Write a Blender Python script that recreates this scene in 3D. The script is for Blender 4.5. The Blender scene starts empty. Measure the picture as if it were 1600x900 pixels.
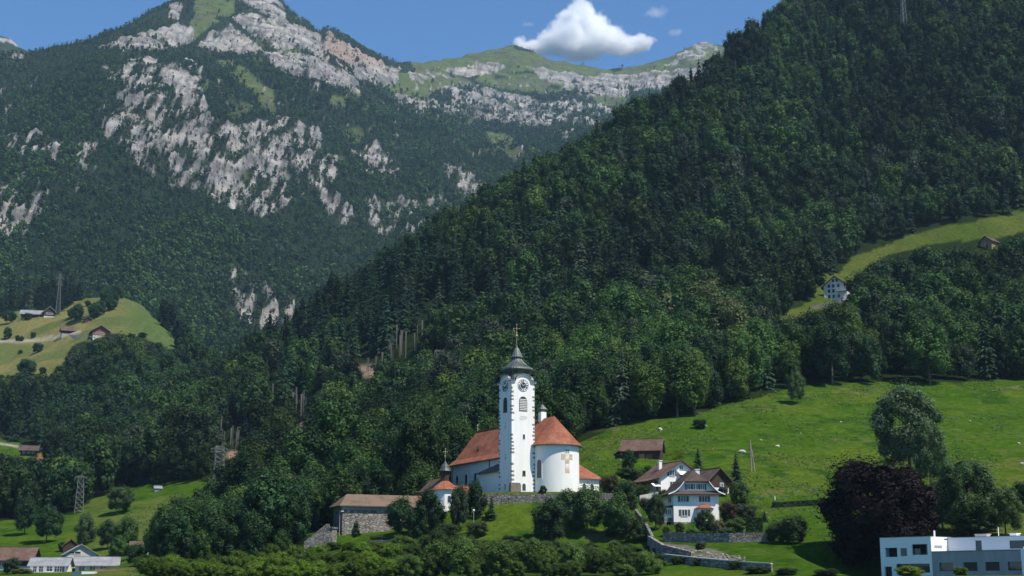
import bpy, math, random
import numpy as np
from mathutils import Vector, Matrix

R = math.radians
RNG = np.random.default_rng(7)
random.seed(7)
scene = bpy.context.scene
COL = scene.collection

# ------------------------------------------------------------------ camera model
F = 2200.0
PITCH = R(12.0)
CP, SP = math.cos(PITCH), math.sin(PITCH)
CAMZ = 10.0


def P(px, py, Y):
    v = (450.0 - py) / F
    u = (px - 800.0) / F
    dy = CP - v * SP
    return Vector((u / dy * Y, Y, CAMZ + (SP + v * CP) / dy * Y))


def proj(X, Y, Z):
    Z = Z - CAMZ
    dep = Y * CP + Z * SP
    up = -Y * SP + Z * CP
    return 800 + F * X / dep, 450 - F * up / dep


# ------------------------------------------------------------------ noise
def _hash(ix, iy, iz):
    h = (ix.astype(np.int64) * 374761393 + iy.astype(np.int64) * 668265263 + iz.astype(np.int64) * 2147483647 // 7)
    h = (h ^ (h >> 13)) * 1274126177
    h = h & 0x7fffffff
    h = (h ^ (h >> 16)) & 0xffffff
    return h / float(0xffffff)


def vnoise(x, y, z=0.0):
    x, y, z = np.broadcast_arrays(np.asarray(x, float), np.asarray(y, float), np.asarray(z, float))
    ix, iy, iz = np.floor(x), np.floor(y), np.floor(z)
    fx, fy, fz = x - ix, y - iy, z - iz
    fx, fy, fz = [f * f * (3 - 2 * f) for f in (fx, fy, fz)]
    r = 0
    for a in (0, 1):
        for b in (0, 1):
            for c in (0, 1):
                r = r + _hash(ix + a, iy + b, iz + c) * (fx if a else 1 - fx) * (fy if b else 1 - fy) * (fz if c else 1 - fz)
    return r


def fbm(x, y, z=0.0, o=4):
    r, a, t = 0, 1.0, 0
    x, y, z = np.asarray(x, float), np.asarray(y, float), np.asarray(z, float)
    for i in range(o):
        r = r + a * vnoise(x + 17.3 * i, y + 9.1 * i, z + 3.7 * i)
        t += a
        a *= .5
        x, y, z = x * 2.03, y * 2.03, z * 2.03
    return r / t


def ridged(x, y, z=0.0, o=4):
    r, a, t = 0, 1.0, 0
    x, y, z = np.asarray(x, float), np.asarray(y, float), np.asarray(z, float)
    for i in range(o):
        r = r + a * (1 - np.abs(2 * vnoise(x + 5.3 * i, y + 7.7 * i, z + 1.3 * i) - 1))
        t += a
        a *= .5
        x, y, z = x * 2.07, y * 2.07, z * 2.07
    return r / t


def sstep(a, b, x):
    t = np.clip((x - a) / (b - a), 0, 1)
    return t * t * (3 - 2 * t)


def inpoly(px, py, poly):
    px, py = np.asarray(px, float), np.asarray(py, float)
    r = np.zeros(np.broadcast(px, py).shape, bool)
    n = len(poly)
    for i in range(n):
        x1, y1 = poly[i]
        x2, y2 = poly[(i + 1) % n]
        if y1 == y2:
            continue
        c = ((y1 > py) != (y2 > py)) & (px < (x2 - x1) * (py - y1) / (y2 - y1) + x1)
        r ^= c
    return r


# ------------------------------------------------------------------ terrain tables
RG = np.linspace(-.75, .75, 1501)


def curve(pts, sig=14):
    """(px, Y, py) knots -> Y and Z sampled over the direction grid RG."""
    w = [P(a, c, b) for a, b, c in pts]
    r = np.array([p.x / p.y for p in w])
    Yk = np.interp(RG, r, [p.y for p in w])
    Zk = np.interp(RG, r, [p.z for p in w])
    k = np.exp(-.5 * (np.arange(-3 * sig, 3 * sig + 1) / sig) ** 2)
    k /= k.sum()
    sm = lambda a: np.convolve(np.pad(a, 3 * sig, mode='edge'), k, 'valid')
    return sm(Yk), sm(Zk)


def pchip_tangents(Yk, Zk):
    h = np.diff(Yk, axis=0)
    d = np.diff(Zk, axis=0) / h
    m = np.zeros_like(Zk)
    w1 = 2 * h[1:] + h[:-1]
    w2 = h[1:] + 2 * h[:-1]
    with np.errstate(divide='ignore', invalid='ignore'):
        mm = (w1 + w2) / (w1 / d[:-1] + w2 / d[1:])
    m[1:-1] = np.where(d[:-1] * d[1:] > 0, mm, 0)
    m[0], m[-1] = d[0], d[-1]
    return h, m


KN = [
    [(-600, 310, 912), (0, 300, 905), (300, 260, 905), (700, 250, 903), (1000, 240, 905), (1250, 225, 908), (1450, 215, 912), (2200, 210, 912)],
    [(-600, 430, 895), (0, 430, 893), (100, 430, 890), (200, 420, 882), (270, 400, 878), (330, 370, 868), (430, 330, 868), (520, 310, 858),
     (600, 308, 860), (700, 308, 862), (800, 308, 862), (900, 308, 862), (960, 304, 862), (1050, 290, 856), (1150, 285, 850), (1250, 280, 850), (1350, 272, 853), (1450, 268, 856), (2200, 262, 850)],
    [(-600, 560, 830), (0, 560, 822), (100, 560, 814), (200, 580, 785), (270, 600, 765), (330, 590, 754), (430, 480, 795), (520, 372, 822),
     (600, 346, 812), (700, 334, 797), (800, 329, 794), (900, 329, 793), (960, 330, 792), (1050, 326, 800), (1150, 342, 777), (1250, 350, 768), (1350, 360, 757), (1450, 362, 752), (2200, 365, 745)],
    [(-600, 800, 745), (0, 820, 715), (100, 820, 728), (200, 850, 705), (270, 820, 692), (330, 750, 690), (430, 640, 700), (520, 520, 735),
     (600, 480, 748), (700, 450, 742), (800, 420, 735), (900, 440, 692), (960, 450, 664), (1050, 460, 645), (1150, 480, 616), (1250, 500, 592), (1350, 510, 588), (1450, 515, 588), (1600, 520, 588), (2200, 530, 575)],
    [(-600, 1100, 610), (0, 1120, 602), (100, 1120, 566), (200, 1150, 540), (270, 1120, 590), (330, 880, 645), (430, 790, 615), (520, 720, 600),
     (600, 700, 585), (700, 660, 570), (800, 620, 565), (900, 660, 500), (960, 700, 460), (1050, 720, 425), (1150, 760, 385), (1250, 780, 385), (1330, 760, 428), (1450, 790, 385), (1600, 820, 340), (2200, 850, 240)],
    [(-600, 1500, 470), (0, 1480, 492), (100, 1450, 482), (165, 1430, 464), (205, 1400, 466), (240, 1330, 495), (280, 1250, 560), (330, 1000, 612), (430, 900, 552), (520, 900, 500), (600, 910, 448),
     (700, 930, 385), (800, 960, 328), (900, 990, 262), (960, 1010, 226), (1050, 1060, 180), (1150, 1150, 112), (1200, 1200, 66), (1250, 1250, 30), (1350, 1350, -60), (1450, 1400, -130), (1600, 1450, -220), (2200, 1500, -400)],
    [(-600, 1680, 560), (0, 1650, 560), (200, 1600, 600), (330, 1300, 700), (520, 1150, 640), (700, 1200, 520), (960, 1330, 350), (1150, 1500, 240), (1350, 1700, 60), (1600, 1800, -60), (2200, 1850, -200)],
]
cv = [curve(k) for k in KN]
YK = np.stack([np.full_like(RG, 40.0)] + [c[0] for c in cv])
ZK = np.stack([np.full_like(RG, 0.6)] + [c[1] for c in cv])
HH, MM = pchip_tangents(YK, ZK)
YG = np.exp(np.linspace(math.log(40), math.log(1850), 1000))


def near_raw(r, Y):
    fi = (r - RG[0]) / (RG[1] - RG[0])
    i = np.clip(np.round(fi).astype(int), 0, len(RG) - 1)
    yk, zk, hh, mm = YK[:, i], ZK[:, i], HH[:, i], MM[:, i]
    z = np.zeros_like(Y)
    n = YK.shape[0]
    for k in range(n - 1):
        t = np.clip((Y - yk[k]) / hh[k], 0, 1)
        h00 = 2 * t ** 3 - 3 * t ** 2 + 1
        h10 = t ** 3 - 2 * t ** 2 + t
        h01 = -2 * t ** 3 + 3 * t ** 2
        h11 = t ** 3 - t ** 2
        zz = h00 * zk[k] + h10 * hh[k] * mm[k] + h01 * zk[k + 1] + h11 * hh[k] * mm[k + 1]
        z = np.where((Y >= yk[k]) if k else True, zz, z)
    z = np.where(Y > yk[-1], zk[-1] - .3 * (Y - yk[-1]), z)
    return z


RR, YY = np.meshgrid(RG, YG)
ZN = near_raw(RR.ravel(), YY.ravel()).reshape(RR.shape)
XX = RR * YY
amp = sstep(290, 400, YY) * 1.7 + sstep(480, 900, YY) * 7.0
ZN += amp * (fbm(XX / 45, YY / 45, o=4) - .5) * 2
ZN += sstep(600, 900, YY) * 10 * (ridged(XX / 140, YY / 190, o=2) - .6)
# shallow terracing of the cattle-trodden meadow
ZN += sstep(270, 330, YY) * (1 - sstep(480, 560, YY)) * .34 * np.sin(ZN * 1.7 + 5 * fbm(XX / 25, YY / 25, o=3)) * fbm(XX / 18, YY / 18 + 4, o=2)

PADS = []   # cx, cy, half x, half y, rot, z, blend


def pad(cx, cy, a, b, rot, z, m=5.0):
    global ZN
    dx, dy = XX - cx, YY - cy
    c, s = math.cos(rot), math.sin(rot)
    lx, ly = dx * c + dy * s, -dx * s + dy * c
    d = np.hypot(np.maximum(np.abs(lx) - a, 0), np.maximum(np.abs(ly) - b, 0))
    w = 1 - sstep(0, m, d)
    ZN = ZN * (1 - w) + z * w


def gz(X, Y):
    X, Y = np.asarray(X, float), np.asarray(Y, float)
    r = X / Y
    fi = np.clip((r - RG[0]) / (RG[1] - RG[0]), 0, len(RG) - 1.001)
    fj = np.clip((np.log(Y) - math.log(40)) / (math.log(1850) - math.log(40)) * (len(YG) - 1), 0, len(YG) - 1.001)
    i, j = fi.astype(int), fj.astype(int)
    a, b = fi - i, fj - j
    return (ZN[j, i] * (1 - a) * (1 - b) + ZN[j, i + 1] * a * (1 - b) + ZN[j + 1, i] * (1 - a) * b + ZN[j + 1, i + 1] * a * b)


def hit(px, py, ymin=100., ymax=1800.):
    Ys = np.linspace(ymin, ymax, 6000)
    v = (450.0 - py) / F
    dy = CP - v * SP
    X = (px - 800) / F / dy * Ys
    Z = CAMZ + (SP + v * CP) / dy * Ys
    g = gz(X, Ys)
    k = np.argmax(Z <= g)
    if Z[k] > g[k]:
        k = len(Ys) - 1
    return Vector((X[k], Ys[k], g[k]))


# ------------------------------------------------------------------ material helpers
def new_mat(name):
    m = bpy.data.materials.new(name)
    m.use_nodes = True
    nt = m.node_tree
    b = nt.nodes['Principled BSDF']
    return m, nt, b


def N(nt, t, **kw):
    n = nt.nodes.new(t)
    for k, v in kw.items():
        if k in n.inputs:
            n.inputs[k].default_value = v
        else:
            setattr(n, k, v)
    return n


def L(nt, a, b):
    nt.links.new(a, b)


def mat(name, col, rough=.8, var=.25, scale=1.0, bump=.0, bscale=6.0, metal=0.0, col2=None, streak=False, spec=.3):
    m, nt, b = new_mat(name)
    tc = N(nt, 'ShaderNodeTexCoord')
    src = tc.outputs['Object']
    if streak:
        mp = N(nt, 'ShaderNodeMapping')
        mp.inputs['Scale'].default_value = (1, 1, .18)
        L(nt, src, mp.inputs['Vector'])
        src = mp.outputs['Vector']
    nz = N(nt, 'ShaderNodeTexNoise')
    nz.inputs['Scale'].default_value = scale
    nz.inputs['Detail'].default_value = 5
    nz.inputs['Roughness'].default_value = .65
    L(nt, src, nz.inputs['Vector'])
    rp = N(nt, 'ShaderNodeValToRGB')
    rp.color_ramp.elements[0].position = .3
    rp.color_ramp.elements[1].position = .7
    c2 = col2 or tuple(min(1, c * (1 + var)) for c in col)
    c1 = tuple(c * (1 - var) for c in col)
    rp.color_ramp.elements[0].color = (*c1, 1)
    rp.color_ramp.elements[1].color = (*c2, 1)
    L(nt, nz.outputs['Fac'], rp.inputs['Fac'])
    L(nt, rp.outputs['Color'], b.inputs['Base Color'])
    b.inputs['Roughness'].default_value = rough
    b.inputs['Metallic'].default_value = metal
    b.inputs['Specular IOR Level'].default_value = spec
    if bump:
        n2 = N(nt, 'ShaderNodeTexNoise')
        n2.inputs['Scale'].default_value = bscale
        n2.inputs['Detail'].default_value = 4
        L(nt, tc.outputs['Object'], n2.inputs['Vector'])
        bp = N(nt, 'ShaderNodeBump')
        bp.inputs['Strength'].default_value = bump
        bp.inputs['Distance'].default_value = .2
        L(nt, n2.outputs['Fac'], bp.inputs['Height'])
        L(nt, bp.outputs['Normal'], b.inputs['Normal'])
    return m


def tile_mat(name, c1, c2, c3):
    """weathered clay tiles: mottled courses"""
    m, nt, b = new_mat(name)
    tc = N(nt, 'ShaderNodeTexCoord')
    n1 = N(nt, 'ShaderNodeTexNoise', Scale=.35, Detail=6, Roughness=.7)
    n2 = N(nt, 'ShaderNodeTexNoise', Scale=3.2, Detail=3, Roughness=.8)
    L(nt, tc.outputs['Object'], n1.inputs['Vector'])
    L(nt, tc.outputs['Object'], n2.inputs['Vector'])
    rp = N(nt, 'ShaderNodeValToRGB')
    e = rp.color_ramp.elements
    e[0].position, e[0].color = .38, (*c1, 1)
    e[1].position, e[1].color = .62, (*c3, 1)
    k = e.new(.5)
    k.color = (*c2, 1)
    mx = N(nt, 'ShaderNodeMath', operation='MULTIPLY_ADD')
    mx.inputs[1].default_value = .45
    L(nt, n2.outputs['Fac'], mx.inputs[0])
    m2 = N(nt, 'ShaderNodeMath', operation='MULTIPLY')
    m2.inputs[1].default_value = .55
    L(nt, n1.outputs['Fac'], m2.inputs[0])
    L(nt, m2.outputs[0], mx.inputs[2])
    L(nt, mx.outputs[0], rp.inputs['Fac'])
    L(nt, rp.outputs['Color'], b.inputs['Base Color'])
    b.inputs['Roughness'].default_value = .85
    b.inputs['Specular IOR Level'].default_value = .2
    wv = N(nt, 'ShaderNodeTexWave')
    wv.bands_direction = 'Z'
    wv.inputs['Scale'].default_value = 1.2
    wv.inputs['Distortion'].default_value = 1.0
    L(nt, tc.outputs['Object'], wv.inputs['Vector'])
    bp = N(nt, 'ShaderNodeBump')
    bp.inputs['Strength'].default_value = .5
    bp.inputs['Distance'].default_value = .06
    L(nt, wv.outputs['Fac'], bp.inputs['Height'])
    L(nt, bp.outputs['Normal'], b.inputs['Normal'])
    return m


def stone_mat(name, c1, c2, scale=1.3, mortar=(.12, .11, .1)):
    m, nt, b = new_mat(name)
    tc = N(nt, 'ShaderNodeTexCoord')
    mp = N(nt, 'ShaderNodeMapping')
    mp.inputs['Scale'].default_value = (1, 1, 1.7)
    L(nt, tc.outputs['Object'], mp.inputs['Vector'])
    vo = N(nt, 'ShaderNodeTexVoronoi', Scale=scale)
    ve = N(nt, 'ShaderNodeTexVoronoi', Scale=scale)
    ve.feature = 'DISTANCE_TO_EDGE'
    L(nt, mp.outputs['Vector'], vo.inputs['Vector'])
    L(nt, mp.outputs['Vector'], ve.inputs['Vector'])
    sp = N(nt, 'ShaderNodeSeparateColor')
    L(nt, vo.outputs['Color'], sp.inputs['Color'])
    mx = N(nt, 'ShaderNodeMix', data_type='RGBA')
    mx.inputs['A'].default_value = (*c1, 1)
    mx.inputs['B'].default_value = (*c2, 1)
    L(nt, sp.outputs['Red'], mx.inputs['Factor'])
    rp = N(nt, 'ShaderNodeValToRGB')
    rp.color_ramp.elements[0].position = .02
    rp.color_ramp.elements[1].position = .09
    L(nt, ve.outputs['Distance'], rp.inputs['Fac'])
    m2 = N(nt, 'ShaderNodeMix', data_type='RGBA')
    m2.inputs['A'].default_value = (*mortar, 1)
    L(nt, rp.outputs['Color'], m2.inputs['Factor'])
    L(nt, mx.outputs['Result'], m2.inputs['B'])
    L(nt, m2.outputs['Result'], b.inputs['Base Color'])
    bp = N(nt, 'ShaderNodeBump')
    bp.inputs['Strength'].default_value = .9
    bp.inputs['Distance'].default_value = .15
    L(nt, rp.outputs['Color'], bp.inputs['Height'])
    L(nt, bp.outputs['Normal'], b.inputs['Normal'])
    b.inputs['Roughness'].default_value = .9
    return m


M = {}
M['plaster'] = mat('white_plaster', (.85, .82, .76), .85, .10, .45, streak=True, col2=(.88, .855, .80))
M['plaster2'] = mat('cream_plaster', (.78, .76, .70), .85, .06, .6, streak=True)
M['tile_red'] = tile_mat('red_clay_tiles', (.15, .052, .03), (.265, .092, .05), (.35, .16, .10))
M['tile_brown'] = tile_mat('brown_clay_tiles', (.07, .045, .035), (.125, .077, .058), (.18, .12, .092))
M['tile_old'] = tile_mat('mossy_old_tiles', (.095, .07, .05), (.16, .115, .08), (.20, .125, .085))
M['tile_villa'] = tile_mat('dark_brown_tiles', (.045, .032, .026), (.08, .055, .044), (.12, .085, .068))
M['tile_dark'] = tile_mat('dark_roof_tiles', (.05, .036, .03), (.09, .065, .055), (.13, .10, .085))
M['slate'] = tile_mat('grey_fibre_slates', (.16, .17, .18), (.24, .25, .26), (.32, .33, .34))
M['metal_dome'] = mat('weathered_sheet_copper', (.05, .058, .053), .5, .5, .9, metal=.3, streak=True, col2=(.13, .155, .14))
M['gold'] = mat('gilded_metal', (.85, .62, .25), .3, .1, 3, metal=1.0)
M['stone'] = stone_mat('rubble_stone', (.36, .33, .28), (.17, .15, .125), 1.1, (.09, .08, .07))
M['stone_dark'] = stone_mat('dark_rubble_stone', (.26, .25, .22), (.12, .115, .10), 1.2, (.05, .05, .045))
M['stone_trim'] = mat('brown_sandstone', (.20, .155, .12), .9, .3, 2, .3)
M['quoin'] = mat('grey_quoin_stone', (.22, .20, .18), .9, .35, 1.5)
M['wood_dark'] = mat('sunburnt_timber', (.055, .032, .022), .85, .4, 2.0, streak=True)
M['wood_mid'] = mat('brown_timber', (.20, .09, .04), .8, .35, 2.0, streak=True)
M['wood_red'] = mat('red_brown_timber', (.22, .085, .045), .8, .25, 2.0, streak=True)
M['wood_tan'] = mat('tan_timber', (.33, .18, .08), .8, .25, 2.0, streak=True)
M['soffit'] = mat('dark_soffit_timber', (.06, .045, .035), .8, .2)
M['glass'] = mat('window_glass', (.03, .036, .045), .08, .2, 1, spec=.6)
M['frame'] = mat('white_window_frame', (.72, .72, .70), .6, .05)
M['frame_dark'] = mat('dark_window_frame', (.06, .06, .06), .6, .1)
M['shutter'] = mat('grey_green_shutter', (.07, .10, .095), .7, .15)
M['louvre'] = mat('pale_louvre_boards', (.62, .62, .58), .7, .1)
M['dial'] = mat('white_clock_dial', (.80, .79, .76), .6, .03)
M['black'] = mat('black_paint', (.015, .015, .02), .6, .1)
M['dark_blue'] = mat('dark_blue_paint', (.02, .03, .06), .5, .1)
M['ochre'] = mat('faded_ochre_fresco', (.60, .46, .32), .9, .25, 1.2)
M['ochre_pale'] = mat('pale_fresco', (.76, .69, .58), .9, .15, 1.5)
M['fade'] = mat('faded_grey_mural', (.62, .62, .60), .9, .12, 2)
M['fade2'] = mat('blue_grey_ornament', (.30, .33, .36), .9, .1)
M['lead'] = mat('lead_pipe', (.16, .17, .17), .5, .15, metal=.5)
M['steel'] = mat('galvanised_steel', (.42, .44, .45), .5, .1, metal=.5)
M['steel_green'] = mat('weathered_pylon_steel', (.15, .16, .145), .6, .1, metal=.2)
M['concrete'] = mat('grey_render', (.30, .31, .32), .9, .12, .8, streak=True)
M['concrete_pale'] = mat('pale_concrete', (.46, .45, .42), .9, .2, .8, streak=True)
M['white_render'] = mat('smooth_white_render', (.80, .80, .80), .8, .03, .5)
M['blind'] = mat('brown_roller_blind', (.05, .043, .033), .7, .1)
M['awning'] = mat('white_awning_cloth', (.80, .79, .75), .8, .05)
M['rock'] = mat('pale_limestone', (.46, .43, .38), .95, .3, 1.0, .5, 2.0)
M['rubble'] = mat('grey_rubble_stone', (.25, .23, .20), .95, .4, 1.5, .6, 2.0)
M['white_paint'] = mat('white_paint', (.8, .8, .8), .5, .03)
M['blue_paint'] = mat('blue_vehicle_paint', (.05, .12, .33), .35, .1)
M['bark'] = mat('grey_brown_bark', (.11, .085, .06), .95, .35, 1.5, streak=True)
M['bark_pale'] = mat('pale_bark', (.26, .23, .19), .95, .3, 1.5, streak=True)


def foliage_mat(name):
    m, nt, b = new_mat(name)
    at = N(nt, 'ShaderNodeAttribute')
    at.attribute_name = 'tint'
    oi = N(nt, 'ShaderNodeObjectInfo')
    mx = N(nt, 'ShaderNodeMix', data_type='RGBA', blend_type='MULTIPLY')
    mx.inputs['Factor'].default_value = 1
    L(nt, at.outputs['Color'], mx.inputs['A'])
    L(nt, oi.outputs['Color'], mx.inputs['B'])
    out = nt.nodes['Material Output']
    L(nt, mx.outputs['Result'], b.inputs['Base Color'])
    b.inputs['Roughness'].default_value = .6
    b.inputs['Specular IOR Level'].default_value = .12
    tr = N(nt, 'ShaderNodeBsdfTranslucent')
    hs = N(nt, 'ShaderNodeHueSaturation')
    hs.inputs['Value'].default_value = 1.3
    hs.inputs['Hue'].default_value = .485
    L(nt, mx.outputs['Result'], hs.inputs['Color'])
    L(nt, hs.outputs['Color'], tr.inputs['Color'])
    ms = N(nt, 'ShaderNodeMixShader')
    ms.inputs[0].default_value = .22
    L(nt, b.outputs[0], ms.inputs[1])
    L(nt, tr.outputs[0], ms.inputs[2])
    L(nt, ms.outputs[0], out.inputs['Surface'])
    return m


M['leaf'] = foliage_mat('foliage')


def ground_mat(name, nscale, bstr, bdist, var=.35, rgh=.7):
    m, nt, b = new_mat(name)
    at = N(nt, 'ShaderNodeAttribute')
    at.attribute_name = 'albedo'
    ge = N(nt, 'ShaderNodeNewGeometry')
    n1 = N(nt, 'ShaderNodeTexNoise', Scale=nscale, Detail=8, Roughness=rgh)
    L(nt, ge.outputs['Position'], n1.inputs['Vector'])
    mr = N(nt, 'ShaderNodeMapRange')
    mr.inputs['From Min'].default_value = .3
    mr.inputs['From Max'].default_value = .7
    mr.inputs['To Min'].default_value = 1 - var
    mr.inputs['To Max'].default_value = 1 + var
    L(nt, n1.outputs['Fac'], mr.inputs['Value'])
    vm = N(nt, 'ShaderNodeVectorMath', operation='SCALE')
    L(nt, at.outputs['Vector'], vm.inputs[0])
    L(nt, mr.outputs['Result'], vm.inputs['Scale'])
    L(nt, vm.outputs['Vector'], b.inputs['Base Color'])
    b.inputs['Roughness'].default_value = .95
    b.inputs['Specular IOR Level'].default_value = .0
    bp = N(nt, 'ShaderNodeBump')
    bp.inputs['Strength'].default_value = bstr
    bp.inputs['Distance'].default_value = bdist
    L(nt, n1.outputs['Fac'], bp.inputs['Height'])
    L(nt, bp.outputs['Normal'], b.inputs['Normal'])
    return m


M['ground'] = ground_mat('meadow_and_soil', .5, .8, .9, .5, .8)
M['mountain'] = ground_mat('alpine_rock_and_turf', .035, 1.0, 14.0, .4)


# ------------------------------------------------------------------ object helpers
def tag(o, label=None, cat=None, group=None, kind=None):
    if label:
        o['label'] = label
    if cat:
        o['category'] = cat
    if group:
        o['group'] = group
    if kind:
        o['kind'] = kind
    return o


def thing(name, loc, rz=0, label=None, cat=None, group=None):
    o = bpy.data.objects.new(name, None)
    o.empty_display_size = 1
    COL.objects.link(o)
    o.location = loc
    o.rotation_euler = (0, 0, rz)
    return tag(o, label, cat, group)


class MB:
    def __init__(s):
        s.v, s.f = [], []

    def add(s, vs, fs):
        n = len(s.v)
        s.v += [tuple(v) for v in vs]
        s.f += [tuple(i + n for i in f) for f in fs]
        return s

    def box(s, x0, x1, y0, y1, z0, z1):
        return s.add([(x0, y0, z0), (x1, y0, z0), (x1, y1, z0), (x0, y1, z0), (x0, y0, z1), (x1, y0, z1), (x1, y1, z1), (x0, y1, z1)],
                     [(3, 2, 1, 0), (4, 5, 6, 7), (0, 1, 5, 4), (1, 2, 6, 5), (2, 3, 7, 6), (3, 0, 4, 7)])

    def prism(s, poly, off):
        """closed solid from a planar polygon and an offset vector"""
        n = len(poly)
        a = [Vector(p) for p in poly]
        o = Vector(off)
        nn = Vector((0, 0, 0))
        for i in range(n):
            nn += a[i].cross(a[(i + 1) % n])
        if nn.dot(o) > 0:
            a.reverse()
        b = [p + o for p in a]
        return s.add(a + b, [tuple(range(n)), tuple(range(2 * n - 1, n - 1, -1))] +
                     [((i + 1) % n, i, i + n, (i + 1) % n + n) for i in range(n)])

    def slab(s, poly, t):
        return s.prism(poly, (0, 0, -t))

    def lathe(s, prof, n=16, c=(0, 0), a0=0, a1=2 * math.pi, cap=True):
        full = abs(a1 - a0 - 2 * math.pi) < 1e-6
        m = n if full else n + 1
        vs = []
        for z, r in prof:
            for i in range(m):
                a = a0 + (a1 - a0) * i / n
                vs.append((c[0] + r * math.cos(a), c[1] + r * math.sin(a), z))
        fs = []
        for k in range(len(prof) - 1):
            for i in range(n):
                j = (i + 1) % m
                fs.append((k * m + i, k * m + j, (k + 1) * m + j, (k + 1) * m + i))
        if cap:
            fs.append(tuple(range(m - 1, -1, -1)))
            fs.append(tuple((len(prof) - 1) * m + i for i in range(m)))
        return s.add(vs, fs)

    def tube(s, a, b, r0, r1=None, n=6):
        a, b = Vector(a), Vector(b)
        r1 = r0 if r1 is None else r1
        d = (b - a).normalized()
        u = d.orthogonal().normalized()
        w = d.cross(u)
        vs = []
        for p, r in ((a, r0), (b, r1)):
            for i in range(n):
                t = 2 * math.pi * i / n
                vs.append(p + u * r * math.cos(t) + w * r * math.sin(t))
        return s.add(vs, [(i, (i + 1) % n, (i + 1) % n + n, i + n) for i in range(n)] +
                     [tuple(range(n - 1, -1, -1)), tuple(range(n, 2 * n))])

    def ball(s, c, r, n=8):
        prof = [(c[2] - r * math.cos(math.pi * k / n), max(.001, r * math.sin(math.pi * k / n))) for k in range(n + 1)]
        return s.lathe(prof, n, (c[0], c[1]))

    def build(s, name, m, parent=None, smooth=False, loc=None):
        me = bpy.data.meshes.new(name)
        me.from_pydata(s.v, [], s.f)
        me.materials.append(m)
        if smooth:
            for p in me.polygons:
                p.use_smooth = True
        o = bpy.data.objects.new(name, me)
        COL.objects.link(o)
        if parent:
            o.parent = parent
        if loc is not None:
            o.location = loc
        return o


def frame_on(face, w, d, u, x0=None):
    """origin, right vector, outward normal of a wall of a box house (x +-w/2, y 0..d)"""
    if face == 'f':
        return Vector((u, 0, 0)), Vector((1, 0, 0)), Vector((0, -1, 0))
    if face == 'b':
        return Vector((u, d, 0)), Vector((-1, 0, 0)), Vector((0, 1, 0))
    if face == 'l':
        return Vector((-w / 2, u, 0)), Vector((0, -1, 0)), Vector((-1, 0, 0))
    return Vector((w / 2, u, 0)), Vector((0, 1, 0)), Vector((1, 0, 0))


def window(parent, o, r, n, z, w, h, arch=False, fm=None, pm=None, bars=1, shutters=None, sill=True, fw=.12, name='window'):
    """frame mesh (part) with pane (sub-part) standing proud of a wall at o (x,y), right r, normal n, bottom z"""
    up = Vector((0, 0, 1))
    o = Vector((o.x, o.y, z))
    fm = fm or M['frame']
    f = MB()

    def q(mb, a0, a1, b0, b1, t0, t1):
        c = [o + r * a0 + up * b0 + n * t0, o + r * a1 + up * b0 + n * t0, o + r * a1 + up * b1 + n * t0, o + r * a0 + up * b1 + n * t0]
        mb.prism(c, n * (t1 - t0))
    hw = w / 2
    pane = MB()
    if arch:
        k = 8
        hs = h - hw
        pts = [(-hw, 0), (hw, 0)] + [(hw * math.cos(math.pi * i / k), hs + hw * math.sin(math.pi * i / k)) for i in range(k + 1)]
        pane.prism([o + r * a + up * b + n * -.05 for a, b in pts], n * .075)
        outer = [(hw * (1 + fw / hw) * math.cos(math.pi * i / k), hs + (hw + fw) * math.sin(math.pi * i / k)) for i in range(k + 1)]
        inner = [(hw * math.cos(math.pi * i / k), hs + hw * math.sin(math.pi * i / k)) for i in range(k + 1)]
        for i in range(k):
            c = [outer[i], outer[i + 1], inner[i + 1], inner[i]]
            f.prism([o + r * a + up * b + n * -.05 for a, b in c], n * .11)
        q(f, -hw - fw, -hw, 0, hs, -.05, .06)
        q(f, hw, hw + fw, 0, hs, -.05, .06)
        q(f, -hw - fw, hw + fw, -fw, 0, -.05, .08)
    else:
        q(pane, -hw, hw, 0, h, -.05, .025)
        q(f, -hw - fw, -hw, 0, h, -.05, .06)
        q(f, hw, hw + fw, 0, h, -.05, .06)
        q(f, -hw - fw, hw + fw, h, h + fw, -.05, .062)
        q(f, -hw - fw - (.08 if sill else 0), hw + fw + (.08 if sill else 0), -fw, 0, -.05, .14 if sill else .064)
        for b in range(bars):
            x = -hw + w * (b + 1) / (bars + 1)
            q(f, x - .05, x + .05, 0, h, .025, .055)
    fo = f.build(name, fm, parent)
    pane.build('pane', pm or M['glass'], fo)
    if shutters:
        for sgn in (-1, 1):
            sm = MB()
            a = sgn * (hw + fw + .03)
            b = sgn * (hw + fw + .03 + w * .5)
            q(sm, min(a, b), max(a, b), -.02, h + .02, -.03, .07)
            sm.build('shutter', shutters, parent)
    return fo


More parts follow.
